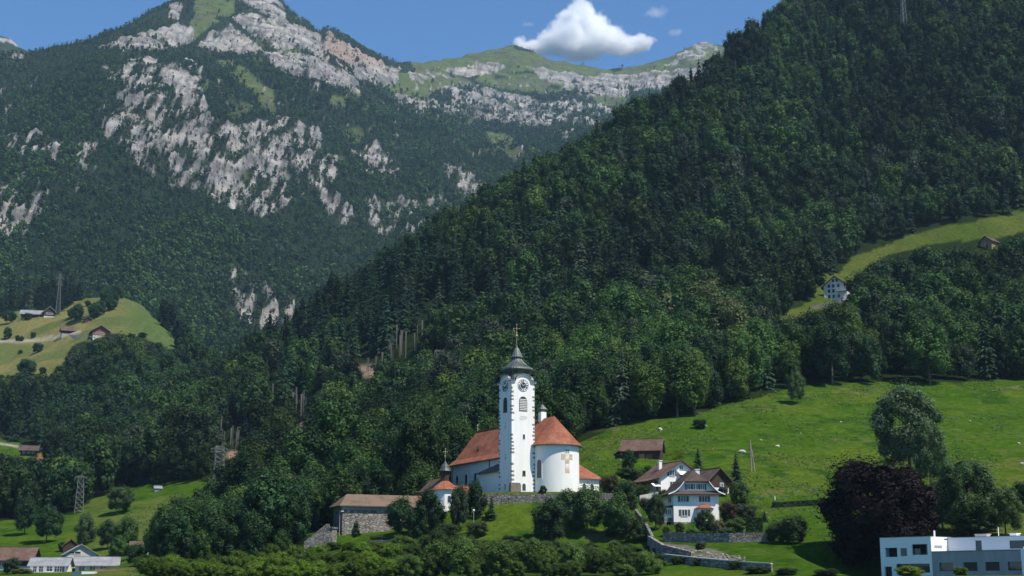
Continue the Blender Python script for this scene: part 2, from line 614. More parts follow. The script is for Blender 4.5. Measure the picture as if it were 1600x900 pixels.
def gable_house(name, label, cat, loc, rz, w, d, hw, hr, wall, roof, axis='x', over=.7, th=.22, wins=(), group=None, base=None, base_h=0, under=3.0, upper=None, upper_h=0, chimney=None, fm=None):
    t = thing(name, loc, rz, label, cat, group)
    m = MB()
    x0, x1 = -w / 2, w / 2
    m.box(x0, x1, 0, d, -under, hw if not upper else upper_h)
    if upper:
        u = MB()
        u.box(x0 - .04, x1 + .04, -.04, d + .04, upper_h, hw)
        g = u
    else:
        g = m
    if axis == 'x':
        for x in (x0, x1 - .3):
            g.prism([(x, 0, hw), (x, d, hw), (x, d / 2, hr - th)], (.3, 0, 0))
    else:
        for y in (0, d - .3):
            g.prism([(x0, y, hw), (x1, y, hw), (0, y, hr - th)], (0, .3, 0))
    wo = m.build('wall', wall, t)
    if upper:
        u.build('upper_wall', upper, t)
    if base:
        bm_ = MB()
        bm_.box(x0 - .06, x1 + .06, -.06, d + .06, -under, base_h)
        bm_.build('plinth', base, t)
    rf = MB()
    if axis == 'x':
        k = (hr - hw) / (d / 2)
        e = hw - over * k + th
        rf.slab([(x0 - over, -over, e), (x1 + over, -over, e), (x1 + over, d / 2, hr), (x0 - over, d / 2, hr)], th)
        rf.slab([(x0 - over, d + over, e), (x1 + over, d + over, e), (x1 + over, d / 2, hr), (x0 - over, d / 2, hr)], th)
        rf.box(x0 - over, x1 + over, d / 2 - .15, d / 2 + .15, hr - .05, hr + .08)
    else:
        k = (hr - hw) / (w / 2)
        e = hw - over * k + th
        rf.slab([(x0 - over, -over, e), (0, -over, hr), (0, d + over, hr), (x0 - over, d + over, e)], th)
        rf.slab([(x1 + over, -over, e), (0, -over, hr), (0, d + over, hr), (x1 + over, d + over, e)], th)
        rf.box(-.15, .15, -over, d + over, hr - .05, hr + .08)
    ro = rf.build('roof', roof, t)
    for wd in wins:
        face, u, z, ww, hh = wd[:5]
        kw = wd[5] if len(wd) > 5 else {}
        o, r, n = frame_on(face, w, d, u)
        if upper and z > upper_h:
            o = o + n * .04
        window(t, o, r, n, z, ww, hh, **({'fm': fm} | kw) if fm else kw)
    if chimney:
        cx, cy, cz = chimney
        c = MB()
        c.box(cx - .4, cx + .4, cy - .4, cy + .4, hw, cz)
        c.box(cx - .55, cx + .55, cy - .55, cy + .55, cz, cz + .15)
        c.build('chimney', M['plaster2'], t)
    return t


# ------------------------------------------------------------------ foliage arrays
def leaf_quads(c, n, size, rng, jit=.33):
    """c (K,3) centres, n (K,3) outward, size (K,) -> (K,4,3)"""
    K = len(c)
    nn = n + rng.normal(0, jit, (K, 3))
    nn /= np.linalg.norm(nn, axis=1, keepdims=True) + 1e-9
    a = rng.normal(0, 1, (K, 3))
    t = np.cross(nn, a)
    t /= np.linalg.norm(t, axis=1, keepdims=True) + 1e-9
    b = np.cross(nn, t)
    s = size[:, None]
    el = rng.uniform(.6, 1.0, (K, 1))
    bend = nn * s * rng.uniform(-.25, .25, (K, 1))
    q = np.stack([c + t * s + bend, c + b * s * el - bend, c - t * s * rng.uniform(.7, 1, (K, 1)) + bend, c - b * s * el - bend], axis=1)
    return q


def broadleaf(rng, h=16., w=10., nq=900, leaf=.75, bottom=.18, lobes=14, spread=1.0, pointy=0.0, rs=1.0, core=22, rv=(.4, .85), jit=.33):
    Rr = w / 2
    z0, z1 = h * bottom, h
    zc, hz = (z0 + z1) / 2, (z1 - z0) / 2
    ls = []
    for i in range(lobes):
        if i == 0:
            p, rr = np.array([rng.uniform(-.1, .1), rng.uniform(-.1, .1), .62]), .38
        else:
            t = (i - .5) / (lobes - 1)
            zz = .75 - 1.5 * t
            ang = i * 2.4 + rng.uniform(-.5, .5)
            rad = math.sqrt(max(0, 1 - zz * zz)) * rng.uniform(*rv)
            if zz > 0:
                rad *= (1 - pointy * zz)
            p = np.array([rad * math.cos(ang), rad * math.sin(ang), zz * rng.uniform(.8, 1.05)])
            rr = rng.uniform(.22, .42) * (14 / lobes) ** .22 * rs
        ls.append((p, rr))
    pts, nrm, sh = [], [], []
    per = int(nq / lobes * 1.9)
    for i, (p, rr) in enumerate(ls):
        d = rng.normal(0, 1, (per, 3))
        d /= np.linalg.norm(d, axis=1, keepdims=True)
        d[:, 2] += .12
        rad = rr * (1 + .22 * rng.normal(0, 1, per).clip(-1.6, 1.6))
        q = p + d * rad[:, None]
        ok = np.ones(per, bool)
        for j, (p2, r2) in enumerate(ls):
            if j != i:
                ok &= np.linalg.norm(q - p2, axis=1) > r2 * .78
        pts.append(q[ok])
        nrm.append(d[ok])
        sh.append(np.full(ok.sum(), rng.uniform(.75, 1.28)))
    pts, nrm, sh = np.concatenate(pts), np.concatenate(nrm), np.concatenate(sh)
    if len(pts) > nq:
        k = rng.permutation(len(pts))[:nq]
        pts, nrm, sh = pts[k], nrm[k], sh[k]
    c = np.stack([pts[:, 0] * Rr * spread, pts[:, 1] * Rr * spread, zc + pts[:, 2] * hz], 1)
    size = leaf * rng.uniform(.6, 1.25, len(c))
    q = leaf_quads(c, nrm, size, rng, jit)
    tint = np.repeat((sh * rng.uniform(.85, 1.18, len(c)))[:, None], 3, 1)
    tint[:, 0] *= rng.uniform(.85, 1.2, len(c))
    # opaque inner masses so that the light does not shine straight through the crown
    cores = []
    for p, rr in ls:
        for k in range(core):
            d = rng.normal(0, 1, 3)
            d /= np.linalg.norm(d)
            cc = p + d * rr * .62
            cores.append((cc, d, rr))
    cc = np.array([[a[0] * Rr * spread, a[1] * Rr * spread, zc + a[2] * hz] for a, _, _ in cores])
    cn = np.array([b for _, b, _ in cores])
    cz_ = np.array([c for _, _, c in cores])
    if len(cores) > nq * .3:
        k = rng.permutation(len(cores))[:int(nq * .3)]
        cc, cn, cz_ = cc[k], cn[k], cz_[k]
    q2 = leaf_quads(cc, cn, Rr * .62 * cz_, rng, .3)
    t2 = np.full((len(cc), 3), .8)
    return np.concatenate([q, q2]), np.concatenate([tint, t2])


def conifer(rng, h=20., w=6., tiers=12, arms=9, bottom=.08, droop=.35, sub=3, leaf=1.0):
    qs, ts = [], []
    for k in range(tiers):
        t = k / (tiers - 1)
        z = h * (bottom + (1 - bottom) * t ** .92)
        rad = w / 2 * (1 - t) ** .8 * rng.uniform(.7, 1.15) + .12
        z += h / tiers * rng.uniform(-.4, .4)
        n = max(3, int(arms * (1 - .6 * t)))
        for a in range(n):
            ang = 2 * math.pi * (a + rng.uniform(-.3, .3)) / n + k * .7
            d = np.array([math.cos(ang), math.sin(ang), 0])
            s = np.array([-d[1], d[0], 0])
            L_ = rad * rng.uniform(.6, 1.25)
            z_off = rng.uniform(-.5, .5) * h / tiers
            br = rng.uniform(.75, 1.3)
            for j in range(sub):
                f0, f1 = j / sub, (j + 1) / sub
                wd0 = L_ * .42 * (1 - f0 * .75) * leaf
                wd1 = L_ * .42 * (1 - f1 * .8) * leaf
                z0_ = z + z_off - L_ * droop * f0 ** 1.3 + rng.uniform(-.1, .1)
                z1_ = z + z_off - L_ * droop * f1 ** 1.3 + rng.uniform(-.1, .1)
                hang = L_ * .14
                p0, p1 = d * L_ * f0, d * L_ * f1
                e = np.array([0, 0, 1.])
                qs.append([p0 + s * wd0 + e * (z0_ - hang), p0 * .98 + e * (z0_ + .05), p1 * 1.0 + e * (z1_ + .05), p1 + s * wd1 + e * (z1_ - hang)])
                qs.append([p0 * .98 + e * (z0_ + .05), p0 - s * wd0 + e * (z0_ - hang), p1 - s * wd1 + e * (z1_ - hang), p1 + e * (z1_ + .05)])
                b = br * (.85 + .35 * f1)
                ts += [[b, b, b]] * 2
    # leader
    return np.array(qs), np.array(ts)


def quads_mesh(name, Q, T, m):
    """Q (K,4,3) T (K,3)"""
    K = len(Q)
    me = bpy.data.meshes.new(name)
    me.vertices.add(K * 4)
    me.vertices.foreach_set('co', np.ascontiguousarray(Q, dtype=np.float32).ravel())
    me.loops.add(K * 4)
    me.loops.foreach_set('vertex_index', np.arange(K * 4, dtype=np.int32))
    me.polygons.add(K)
    me.polygons.foreach_set('loop_start', np.arange(0, K * 4, 4, dtype=np.int32))
    at = me.attributes.new('tint', 'FLOAT_VECTOR', 'FACE')
    at.data.foreach_set('vector', np.ascontiguousarray(T, dtype=np.float32).ravel())
    me.materials.append(m)
    me.update(calc_edges=True)
    return me


def link(name, me, parent=None):
    o = bpy.data.objects.new(name, me)
    COL.objects.link(o)
    if parent:
        o.parent = parent
    return o


def trunk_mb(h, r, rng, limbs=5, top=.85):
    m = MB()
    p = Vector((0, 0, -1.0))
    segs = 5
    for k in range(segs):
        q = Vector((rng.uniform(-.1, .1) * h * .04, rng.uniform(-.1, .1) * h * .04, h * top * (k + 1) / segs))
        m.tube(p, q, r * (1.25 if k == 0 else 1 - k / segs * .85), r * (1 - (k + 1) / segs * .85), 7)
        p = q
    for i in range(limbs):
        a = i * 2.4 + rng.uniform(0, 1)
        z = h * (.28 + .4 * i / limbs)
        m.tube((0, 0, z), (math.cos(a) * h * .2, math.sin(a) * h * .2, z + h * .16), r * .45, r * .12, 5)
    return m


# green palette (linear albedo)
G_DARK = np.array([.017, .040, .013])
G_MID = np.array([.036, .076, .017])
G_LIGHT = np.array([.075, .130, .024])
G_CON = np.array([.017, .038, .017])
G_GREY = np.array([.055, .080, .045])

# ================================================================== placements of the big buildings (pads first)
CH_ROT = R(29)
CH_O = Vector((0, 0, 0))
_p = P(807.5, 770, 345)
CH_O = Vector((_p.x, 345.0, 0))
ZPL = P(800, 771, 340).z
CH_O.z = ZPL


def chw(x, y):
    c, s = math.cos(CH_ROT), math.sin(CH_ROT)
    return CH_O.x + x * c - y * s, CH_O.y + x * s + y * c


cx_, cy_ = chw(10, 17)
pad(cx_, cy_, 15, 24, CH_ROT, ZPL, 3)
_q = P(848, 771, 345)
pad(_q.x, 346, 16.5, 13, 0, ZPL, .8)


def at_base(px, py, Y):
    return P(px, py, Y)


SITE = {
    'stone_house': P(572, 836, 333),
    'chapel': P(695, 795, 338),
    'villa': P(1089, 832, 322),
    'chalet': P(1066, 800, 352),
    'dark_barn': P(1124, 775, 348),
    'barn': P(1002, 728, 392),
    'modern': P(1458, 906, 245),
    'barn_left': P(20, 893, 415),
    'white_flat': P(75, 897, 385),
    'grey_gable': P(125, 890, 420),
    'hut_white': P(217, 862, 440),
}
s = SITE['villa']
pad(s.x + 1, s.y + 6, 9, 9, R(8), s.z, 4)
s = SITE['chalet']
pad(s.x, s.y + 6, 8, 7, R(20), s.z, 5)
s = SITE['dark_barn']
pad(s.x, s.y + 4, 4, 4, R(20), s.z, 4)
s = SITE['barn']
pad(s.x, s.y + 4, 8, 5, R(-8), s.z, 5)
s = SITE['stone_house']
pad(s.x, s.y + 8, 13, 6, R(20), s.z + .8, 4)
s = SITE['modern']
pad(s.x + 4, s.y + 6, 16, 16, 0, s.z, 8)
for k in ('barn_left', 'grey_gable', 'white_flat'):
    s = SITE[k]
    pad(s.x, s.y + 5, 9, 7, 0, s.z, 6)

# ------------------------------------------------------------------ near ground cover
MEADOW = [(880, 705), (960, 666), (1050, 652), (1100, 643), (1170, 623), (1240, 604), (1310, 598), (1450, 598), (1620, 594), (2200, 580), (2200, 930), (990, 930),
          (1005, 860), (1000, 800), (940, 790), (900, 780), (885, 740)]
CHURCH_ZONE = [(470, 856), (480, 800), (520, 780), (640, 765), (700, 725), (780, 705), (880, 700), (945, 780), (1010, 800), (1010, 930), (560, 930), (520, 860)]
LMEADOW = [(-600, 865), (-100, 825), (0, 815), (95, 806), (150, 778), (230, 757), (310, 749), (332, 751), (300, 775), (255, 800), (240, 830), (236, 930), (-600, 930)]
SMEADOW = [(-400, 660), (0, 684), (30, 692), (92, 712), (66, 726), (0, 710), (-400, 695)]
SPUR = [(-400, 505), (0, 497), (40, 482), (90, 490), (120, 470), (165, 455), (200, 457), (235, 480), (275, 530), (278, 550), (230, 530), (180, 522), (120, 540), (80, 590), (40, 582), (0, 590), (-400, 610)]
UMEADOW = [(1305, 430), (1330, 402), (1400, 378), (1460, 358), (1600, 328), (2000, 250), (2000, 290), (1600, 362), (1540, 374), (1450, 384), (1390, 396), (1345, 430)]
UCLEAR = [(1205, 512), (1212, 492), (1268, 472), (1280, 425), (1340, 425), (1336, 468), (1290, 482), (1240, 500)]
OPEN = [MEADOW, CHURCH_ZONE, LMEADOW, SMEADOW, SPUR, UMEADOW, UCLEAR]

GPX, GPY = proj(XX, YY, ZN)


def build_grid(name, X, Y, Z, A, m):
    nr, nc = X.shape
    me = bpy.data.meshes.new(name)
    co = np.stack([X, Y, Z], -1).reshape(-1, 3).astype(np.float32)
    me.vertices.add(len(co))
    me.vertices.foreach_set('co', co.ravel())
    i = np.arange(nr * nc).reshape(nr, nc)
    q = np.stack([i[:-1, :-1], i[:-1, 1:], i[1:, 1:], i[1:, :-1]], -1).reshape(-1, 4)
    me.loops.add(q.size)
    me.loops.foreach_set('vertex_index', q.ravel().astype(np.int32))
    me.polygons.add(len(q))
    me.polygons.foreach_set('loop_start', np.arange(0, q.size, 4, dtype=np.int32))
    at = me.attributes.new('albedo', 'FLOAT_VECTOR', 'POINT')
    at.data.foreach_set('vector', A.reshape(-1, 3).astype(np.float32).ravel())
    me.materials.append(m)
    me.update(calc_edges=True)
    me.polygons.foreach_set('use_smooth', np.ones(len(q), bool))
    return link(name, me)


def mix(a, b, w):
    return a * (1 - w[..., None]) + np.asarray(b) * w[..., None]


jx = (fbm(XX / 12, YY / 12, 1, 3) - .5) * 14
jy = (fbm(XX / 12 + 50, YY / 12, 2, 3) - .5) * 9
floor_ = np.array([.017, .028, .009])
alb = np.broadcast_to(floor_, XX.shape + (3,)).copy()
n1 = fbm(XX / 30, YY / 30, 5, 4)
n2 = fbm(XX / 7, YY / 7, 9, 3)
n3 = fbm(XX / 3, YY / 9, 11, 2)
grass = mix(mix(mix(np.broadcast_to(np.array([.043, .092, .007]), alb.shape), (.070, .110, .011), sstep(.4, .68, n1)), (.027, .068, .007), sstep(.55, .75, n2)), (.075, .115, .022), .55 * sstep(.56, .72, fbm(XX / 2.2, YY / 2.6, 15, 3)))
for poly in OPEN:
    w = inpoly(GPX + jx, GPY + jy, poly).astype(float)
    if poly is SPUR:
        g = mix(np.broadcast_to(np.array([.165, .150, .052]), alb.shape), (.095, .115, .035), sstep(.42, .6, n1))
        g = mix(g, (.065, .105, .03), sstep(150, 230, GPX) * (GPY < 545))
        g = mix(g, (.11, .12, .045), .5 * sstep(.5, .7, n3))
    elif poly is UMEADOW or poly is UCLEAR:
        g = mix(np.broadcast_to(np.array([.078, .098, .020]), alb.shape), (.060, .090, .014), sstep(.4, .65, n1))
    elif poly is LMEADOW:
        g = mix(grass, (.105, .125, .035), .7 * sstep(.35, .6, n1) * sstep(95, 200, GPX))
    elif poly is MEADOW:
        g = mix(grass, (.105, .115, .03), .8 * sstep(1400, 1600, GPX) * sstep(640, 740, GPY) * sstep(.35, .6, n2))
    else:
        g = grass
    if poly is CHURCH_ZONE:
        w = w * (YY < 354)
    alb = alb * (1 - w[..., None]) + g * w[..., None]
# dry, bare earth at the edge of the wood and along the trodden terraces
for (ax, ay, rx_, ry_) in ((1330, 612, 60, 6), (1590, 606, 30, 7), (1100, 648, 40, 5), (1480, 663, 60, 4), (1340, 687, 50, 3), (1230, 768, 60, 5), (1290, 772, 50, 5), (1265, 745, 20, 3), (895, 833, 40, 5), (930, 840, 50, 5), (980, 672, 40, 3), (1220, 640, 40, 3), (775, 800, 14, 10)):
    w = np.exp(-(((GPX - ax) / rx_) ** 2 + ((GPY - ay) / ry_) ** 2)) * sstep(.4, .6, n2)
    alb = mix(alb, (.15, .12, .06), np.clip(w * .9, 0, .6) * sstep(.42, .6, fbm(XX / 2.5, YY / 3, 33, 3)))
w = sstep(852, 860, GPY + jy * .6) * sstep(215, 245, GPX + jx) * sstep(1030, 990, GPX + jx * 1.5 + (GPY - 880) * .5) * (YY > 150) * (YY < 340)
alb = mix(alb, (.036, .064, .012), w * 1.0)
w = inpoly(GPX + jx * .3, GPY + jy * .3, [(1012, 848), (1060, 851), (1120, 860), (1175, 878), (1160, 888), (1100, 886), (1030, 878), (1008, 866)]).astype(float)
alb = mix(alb, (.15, .14, .11), w * sstep(.3, .5, n2))
# bare scree in the wood
for (ax, ay, rx_, ry_) in ((572, 580, 26, 12), (365, 712, 14, 10), (470, 665, 12, 10)):
    w = np.exp(-(((GPX - ax) / rx_) ** 2 + ((GPY - ay) / ry_) ** 2))
    alb = mix(alb, (.26, .19, .14), sstep(.3, .7, w))
# gravel track on the far-left spur
w = np.exp(-((GPY - (533 - .12 * GPX + 5 * np.sin(GPX / 40))) / 2.0) ** 2) * (GPX < 125) * (GPX > -50) * (YY > 900)
alb = mix(alb, (.30, .28, .24), w)
w = np.exp(-((GPY - (693 + .17 * GPX)) / 1.6) ** 2) * (GPX < 45) * (YY > 600) * (YY < 1000)
alb = mix(alb, (.32, .29, .24), w)
near = build_grid('ground', XX[::1, ::2], YY[::1, ::2], ZN[::1, ::2] + 0, alb[::1, ::2], M['ground'])
tag(near, kind='structure')

# longer tufts standing in the grazed meadows
tg = np.random.default_rng(77)
KT = 60000
tY = 290 + 270 * tg.random(KT) ** .8
tX = (tg.random(KT) * .62 - .27) * tY
tZ = gz(tX, tY)
tpx, tpy = proj(tX, tY, tZ)
tk = (inpoly(tpx, tpy, MEADOW) | inpoly(tpx, tpy, LMEADOW)) & (fbm(tX / 14, tY / 14, 44, 3) > tg.uniform(.38, .62, KT))
tX, tY, tZ = tX[tk], tY[tk], tZ[tk]
KT = len(tX)
tc_ = np.stack([tX, tY, tZ + .12], 1)
tq = leaf_quads(tc_, np.tile([0., -.55, .85], (KT, 1)), tg.uniform(.18, .5, KT), tg, .35)
tt_c = np.array([.045, .095, .010]) * tg.uniform(.55, 1.35, (KT, 1))
tt_c[tg.random(KT) < .12] = (.12, .125, .045)
o = link('grass', quads_mesh('grass', tq, tt_c, M['leaf']))
tag(o, 'long grass tufts scattered over the grazed meadows', 'grass', kind='stuff')

# lake in front of the camera
wm, wnt, wb = new_mat('lake_water')
wb.inputs['Base Color'].default_value = (.02, .05, .05, 1)
wb.inputs['Roughness'].default_value = .08
nz = N(wnt, 'ShaderNodeTexNoise', Scale=.6, Detail=4)
bp = N(wnt, 'ShaderNodeBump')
bp.inputs['Strength'].default_value = .3
L(wnt, nz.outputs['Fac'], bp.inputs['Height'])
L(wnt, bp.outputs['Normal'], wb.inputs['Normal'])
wt = MB()
wt.add([(-400, -150, .3), (400, -150, .3), (400, 60, .3), (-400, 60, .3)], [(0, 1, 2, 3)])
tag(wt.build('water', wm), kind='structure')

# ================================================================== far mountain
FK = [
    [(-700, 1500, 600), (0, 1560, 590), (100, 1620, 600), (300, 1650, 640), (600, 1750, 640), (900, 1950, 560), (1300, 2300, 420), (2200, 2500, 300)],
    [(-700, 1900, 400), (0, 1950, 420), (150, 2000, 400), (300, 2100, 400), (430, 2200, 390), (560, 2400, 370), (700, 2700, 320), (850, 3100, 270), (1000, 3300, 240), (1300, 3600, 200), (2200, 4000, 100)],
    [(-700, 2350, 240), (0, 2400, 240), (150, 2400, 230), (300, 2450, 220), (430, 2600, 230), (560, 2850, 240), (700, 3400, 240), (850, 3900, 228), (950, 4100, 212), (1050, 4200, 190), (1300, 4400, 150), (2200, 4600, 60)],
    [(-700, 2800, 110), (0, 2800, 128), (100, 2850, 112), (160, 2900, 95), (230, 3050, 90), (300, 3250, 84), (400, 3350, 96), (470, 3400, 112), (520, 3500, 132), (570, 3650, 155), (640, 4000, 168), (700, 4250, 172), (800, 4500, 182), (880, 4600, 190), (950, 4700, 180), (1050, 4850, 145), (1150, 5000, 120), (1300, 5100, 100), (2200, 5200, 60)],
    [(-700, 2950, 85), (0, 2950, 92), (30, 2980, 92), (100, 3050, 80), (150, 3200, 74), (200, 3450, 56), (240, 3650, 32), (280, 3850, 8), (300, 3920, -2), (360, 4000, -10), (420, 4030, -4), (440, 4050, 14), (455, 4060, 30), (480, 4080, 44), (499, 4100, 66), (507, 4105, 55), (518, 4115, 52), (528, 4120, 62), (538, 4130, 68), (560, 4200, 80), (600, 4300, 96), (640, 4500, 104), (700, 4900, 98), (740, 5000, 90), (780, 5080, 82),
     (803, 5100, 74), (820, 5100, 80), (850, 5150, 96), (890, 5200, 104), (960, 5300, 114), (1000, 5400, 109), (1050, 5500, 96), (1080, 5580, 76), (1097, 5600, 68), (1120, 5600, 76), (1145, 5600, 80), (1250, 5650, 95), (2200, 5700, 60)],
]
fcv = [curve(k, 10) for k in FK[:4]] + [curve(FK[4], 3)]
FY = np.stack([c[0] for c in fcv] + [fcv[-1][0] + 350])
FZ = np.stack([c[1] for c in fcv] + [fcv[-1][1] - 330])
rows = []
seg_rows = [90, 120, 130, 110, 20]
sel = np.arange(0, len(RG), 1)
RF = np.linspace(-.62, .62, 1050)
FYi = np.stack([np.interp(RF, RG, a) for a in FY])
FZi = np.stack([np.interp(RF, RG, a) for a in FZ])
tt = np.concatenate([k + np.arange(n) / n for k, n in enumerate(seg_rows)] + [[5.0]])
h_, m_ = None, None
# monotone cubic in the knot parameter
kk = np.arange(6.0)[:, None] * np.ones_like(RF)[None]
_, mY = pchip_tangents(kk, FYi)
_, mZ = pchip_tangents(kk, FZi)


def herm(V, Mt, t):
    k = np.minimum(t.astype(int), 4)
    f = (t - k)[:, None]
    return ((2 * f ** 3 - 3 * f ** 2 + 1) * V[k] + (f ** 3 - 2 * f ** 2 + f) * Mt[k] + (-2 * f ** 3 + 3 * f ** 2) * V[k + 1] + (f ** 3 - f ** 2) * Mt[k + 1])


MY = herm(FYi, mY, tt)
MZ = herm(FZi, mZ, tt)
MX = RF[None] * MY
fpx, fpy = proj(MX, MY, MZ)
TT = tt[:, None] * np.ones_like(RF)[None]
vis = np.exp(-((TT - 4.0) / .25) ** 2)
vis2 = np.exp(-((TT - 4.0) / .85) ** 2)       # calm the noise near the skyline
gul = ridged(MX / 330 + .3 * fbm(MX / 200, MZ / 300, o=2), MZ / 900, MY / 900, 4) - .55
MZ = MZ + gul * 190 * sstep(0.2, 1.2, TT) * (1 - .93 * vis2)
MZ = MZ + (fbm(MX / 90, MY / 90, MZ / 200, 4) - .5) * 60 * (1 - .75 * vis2)
MZ = MZ + (fbm(MX / 40, MY / 60, 7, 3) - .5) * 22 * vis
fpx, fpy = proj(MX, MY, MZ)

ROCK = [  # polygon, strength
    ([(150, 78), (200, 55), (240, 46), (285, 38), (303, 45), (304, 62), (280, 74), (235, 78), (190, 80)], 1.0),
    ([(308, 76), (330, 48), (362, 42), (388, 58), (408, 80), (398, 90), (350, 80)], 1.0),
    ([(358, 24), (390, 20), (425, 30), (462, 43), (505, 60), (518, 88), (480, 80), (440, 72), (405, 64), (385, 45)], 1.0),
    ([(405, 84), (450, 84), (505, 80), (515, 100), (558, 125), (560, 152), (535, 142), (505, 128), (465, 118), (425, 104)], .95),
    ([(500, 62), (518, 54), (540, 64), (565, 84), (605, 100), (632, 110), (605, 142), (575, 132), (540, 108), (516, 92)], .9),
    ([(370, 0), (405, -12), (440, 0), (450, 36), (425, 30), (395, 12)], .75),
    ([(265, 10), (285, 8), (282, 30), (266, 28)], .8),
    ([(640, 112), (700, 104), (760, 100), (790, 106), (760, 118), (700, 122), (650, 124)], .6),
    ([(815, 108), (860, 108), (920, 122), (1000, 116), (1080, 110), (1110, 96), (1145, 90), (1125, 120), (1060, 138), (960, 150), (905, 148), (850, 124)], .66),
    ([(1040, 100), (1085, 72), (1100, 68), (1120, 80), (1090, 92), (1060, 104)], .7),
    ([(606, 154), (640, 150), (700, 162), (735, 142), (770, 138), (805, 148), (850, 160), (900, 156), (965, 172), (985, 178), (950, 196), (905, 200), (885, 218), (855, 208), (800, 190), (740, 184), (690, 184), (650, 180), (620, 170)], .62),
    ([(690, 136), (730, 130), (770, 150), (740, 160), (700, 156)], .6),
    ([(160, 175), (205, 160), (260, 190), (305, 195), (345, 235), (405, 235), (450, 265), (430, 300), (400, 322), (340, 312), (270, 290), (205, 258), (168, 215)], .58), ([(165, 100), (310, 95), (330, 200), (200, 180)], .25), ([(300, 200), (440, 180), (470, 300), (420, 340), (330, 320)], .35),
    ([(262, 100), (290, 95), (303, 175), (285, 180), (270, 140)], .7),
    ([(195, 92), (255, 92), (250, 112), (200, 110)], .5),
    ([(425, 178), (455, 182), (498, 205), (520, 262), (560, 350), (525, 350), (478, 285), (450, 225)], .58),
    ([(560, 235), (612, 240), (612, 285), (575, 275)], .7),
    ([(-10, 285), (80, 290), (70, 330), (40, 365), (-10, 375)], .6),
    ([(8, 205), (60, 205), (155, 230), (150, 265), (100, 255), (20, 232)], .5),
    ([(575, 320), (650, 318), (660, 372), (600, 385)], .5),
    ([(690, 255), (755, 275), (752, 315), (715, 300)], .55),
    ([(345, 430), (385, 425), (415, 455), (440, 445), (470, 462), (450, 505), (415, 520), (375, 500)], .72),
    ([(640, 330), (700, 300), (715, 330), (660, 360)], .4),
    ([(0, 58), (30, 62), (36, 82), (0, 84)], .6),
]
TURF = [
    ([(598, 118), (640, 114), (725, 122), (740, 132), (690, 140), (660, 160), (615, 154), (598, 140)], 1.0),
    ([(335, 95), (365, 98), (400, 122), (425, 140), (430, 178), (412, 172), (395, 140), (350, 115)], .7),
    ([(515, 148), (545, 152), (540, 172), (520, 168)], .8),
    ([(755, 205), (800, 210), (820, 240), (800, 250), (765, 225)], .7),
    ([(925, 148), (985, 140), (975, 165), (940, 165)], .8),
    ([(640, 92), (800, 72), (960, 112), (1100, 66), (1145, 80), (1120, 100), (1000, 128), (900, 128), (820, 112), (650, 118)], 1.0),
    ([(310, -10), (370, -10), (362, 22), (330, 40), (305, 60), (300, 40)], .55),
    ([(425, 70), (470, 80), (455, 88), (425, 82)], .6),
    ([(760, 110), (860, 120), (900, 140), (860, 150), (800, 140), (740, 128)], .8),
]
wx = (fbm(MX / 60, MZ / 60, 3, 4) - .5) * 36
wy = (fbm(MX / 60, MZ / 60, 8, 4) - .5) * 30
streak = .84 * fbm(MX / 8, MZ / 34, MY / 300, 3) + .16 * fbm(MX / 70, MZ / 60, 6, 3)
band = fbm(MX / 140, MZ / 26, 2, 4)
rock = np.zeros_like(MX)
for poly, st in ROCK:
    upper = np.mean([p[1] for p in poly]) < 185 and np.mean([p[0] for p in poly]) > 140 and st > .55
    a_ = .6 if upper else 1.15
    w = inpoly(fpx + wx * a_, fpy + wy * a_, poly).astype(float)
    tex = band * .45 + fbm(MX / 16, MZ / 11, 12, 3) * .55 if upper else streak
    th = (.60 - .27 * st) if upper else (.535 - .13 * st)
    rock = np.maximum(rock, w * sstep(th - .035, th + .05, tex))
rock = np.maximum(rock, sstep(.66, .72, streak) * .9 * (fpy > 120) * (fpy < 380) * sstep(.45, .6, fbm(MX / 260, MZ / 200, 4, 2)))
turf = np.zeros_like(MX)
for poly, st in TURF:
    w = inpoly(fpx + wx * .4, fpy + wy * .4, poly).astype(float)
    turf = np.maximum(turf, w * sstep(.55 - .45 * st, .68 - .45 * st, fbm(MX / 70, MZ / 50, 5, 3)))
turf = np.maximum(turf, sstep(.62, .7, fbm(MX / 45, MZ / 70, 15, 3)) * (fpx > 300) * (fpx < 900) * (fpy < 290) * .6)
turf *= (1 - rock)
# stepped relief where the rock is bare
MZ = MZ + rock * ((fbm(MX / 13, MY / 30, MZ / 40, 3) - .5) * 30 + 7 * np.sin(MZ / 9 + 4 * band)) * (1 - .6 * vis)
rn = fbm(MX / 35, MZ / 14, 21, 4)
rk = mix(mix(np.broadcast_to(np.array([.365, .345, .32]), MX.shape + (3,)), (.26, .245, .23), sstep(.46, .62, rn)), (.43, .38, .32), .45 * sstep(.58, .72, fbm(MX / 80, MZ / 60, 31, 3)))
rk = mix(rk, (.13, .13, .12), .75 * sstep(.54, .64, fbm(MX / 6, MZ / 34, 91, 3)))
rk = mix(rk, (.15, .145, .14), .7 * sstep(.25, .9, np.sin(MZ / 6.5 + 7 * band)))
rk = mix(rk, (.33, .22, .17), sstep(495, 520, fpx) * sstep(640, 600, fpx) * sstep(120, 90, fpy) * .6)
fa = np.broadcast_to(np.array([.022, .034, .016]), rk.shape).copy()
fa = mix(fa, (.088, .118, .038), turf)
fa = mix(fa, (.09, .10, .05), turf * sstep(.5, .66, fbm(MX / 30, MZ / 30, 41, 3)))
fa = fa * (1 - rock[..., None]) + rk * rock[..., None]
mountain = build_grid('mountain', MX, MY, MZ, fa, M['mountain'])
tag(mountain, kind='structure')

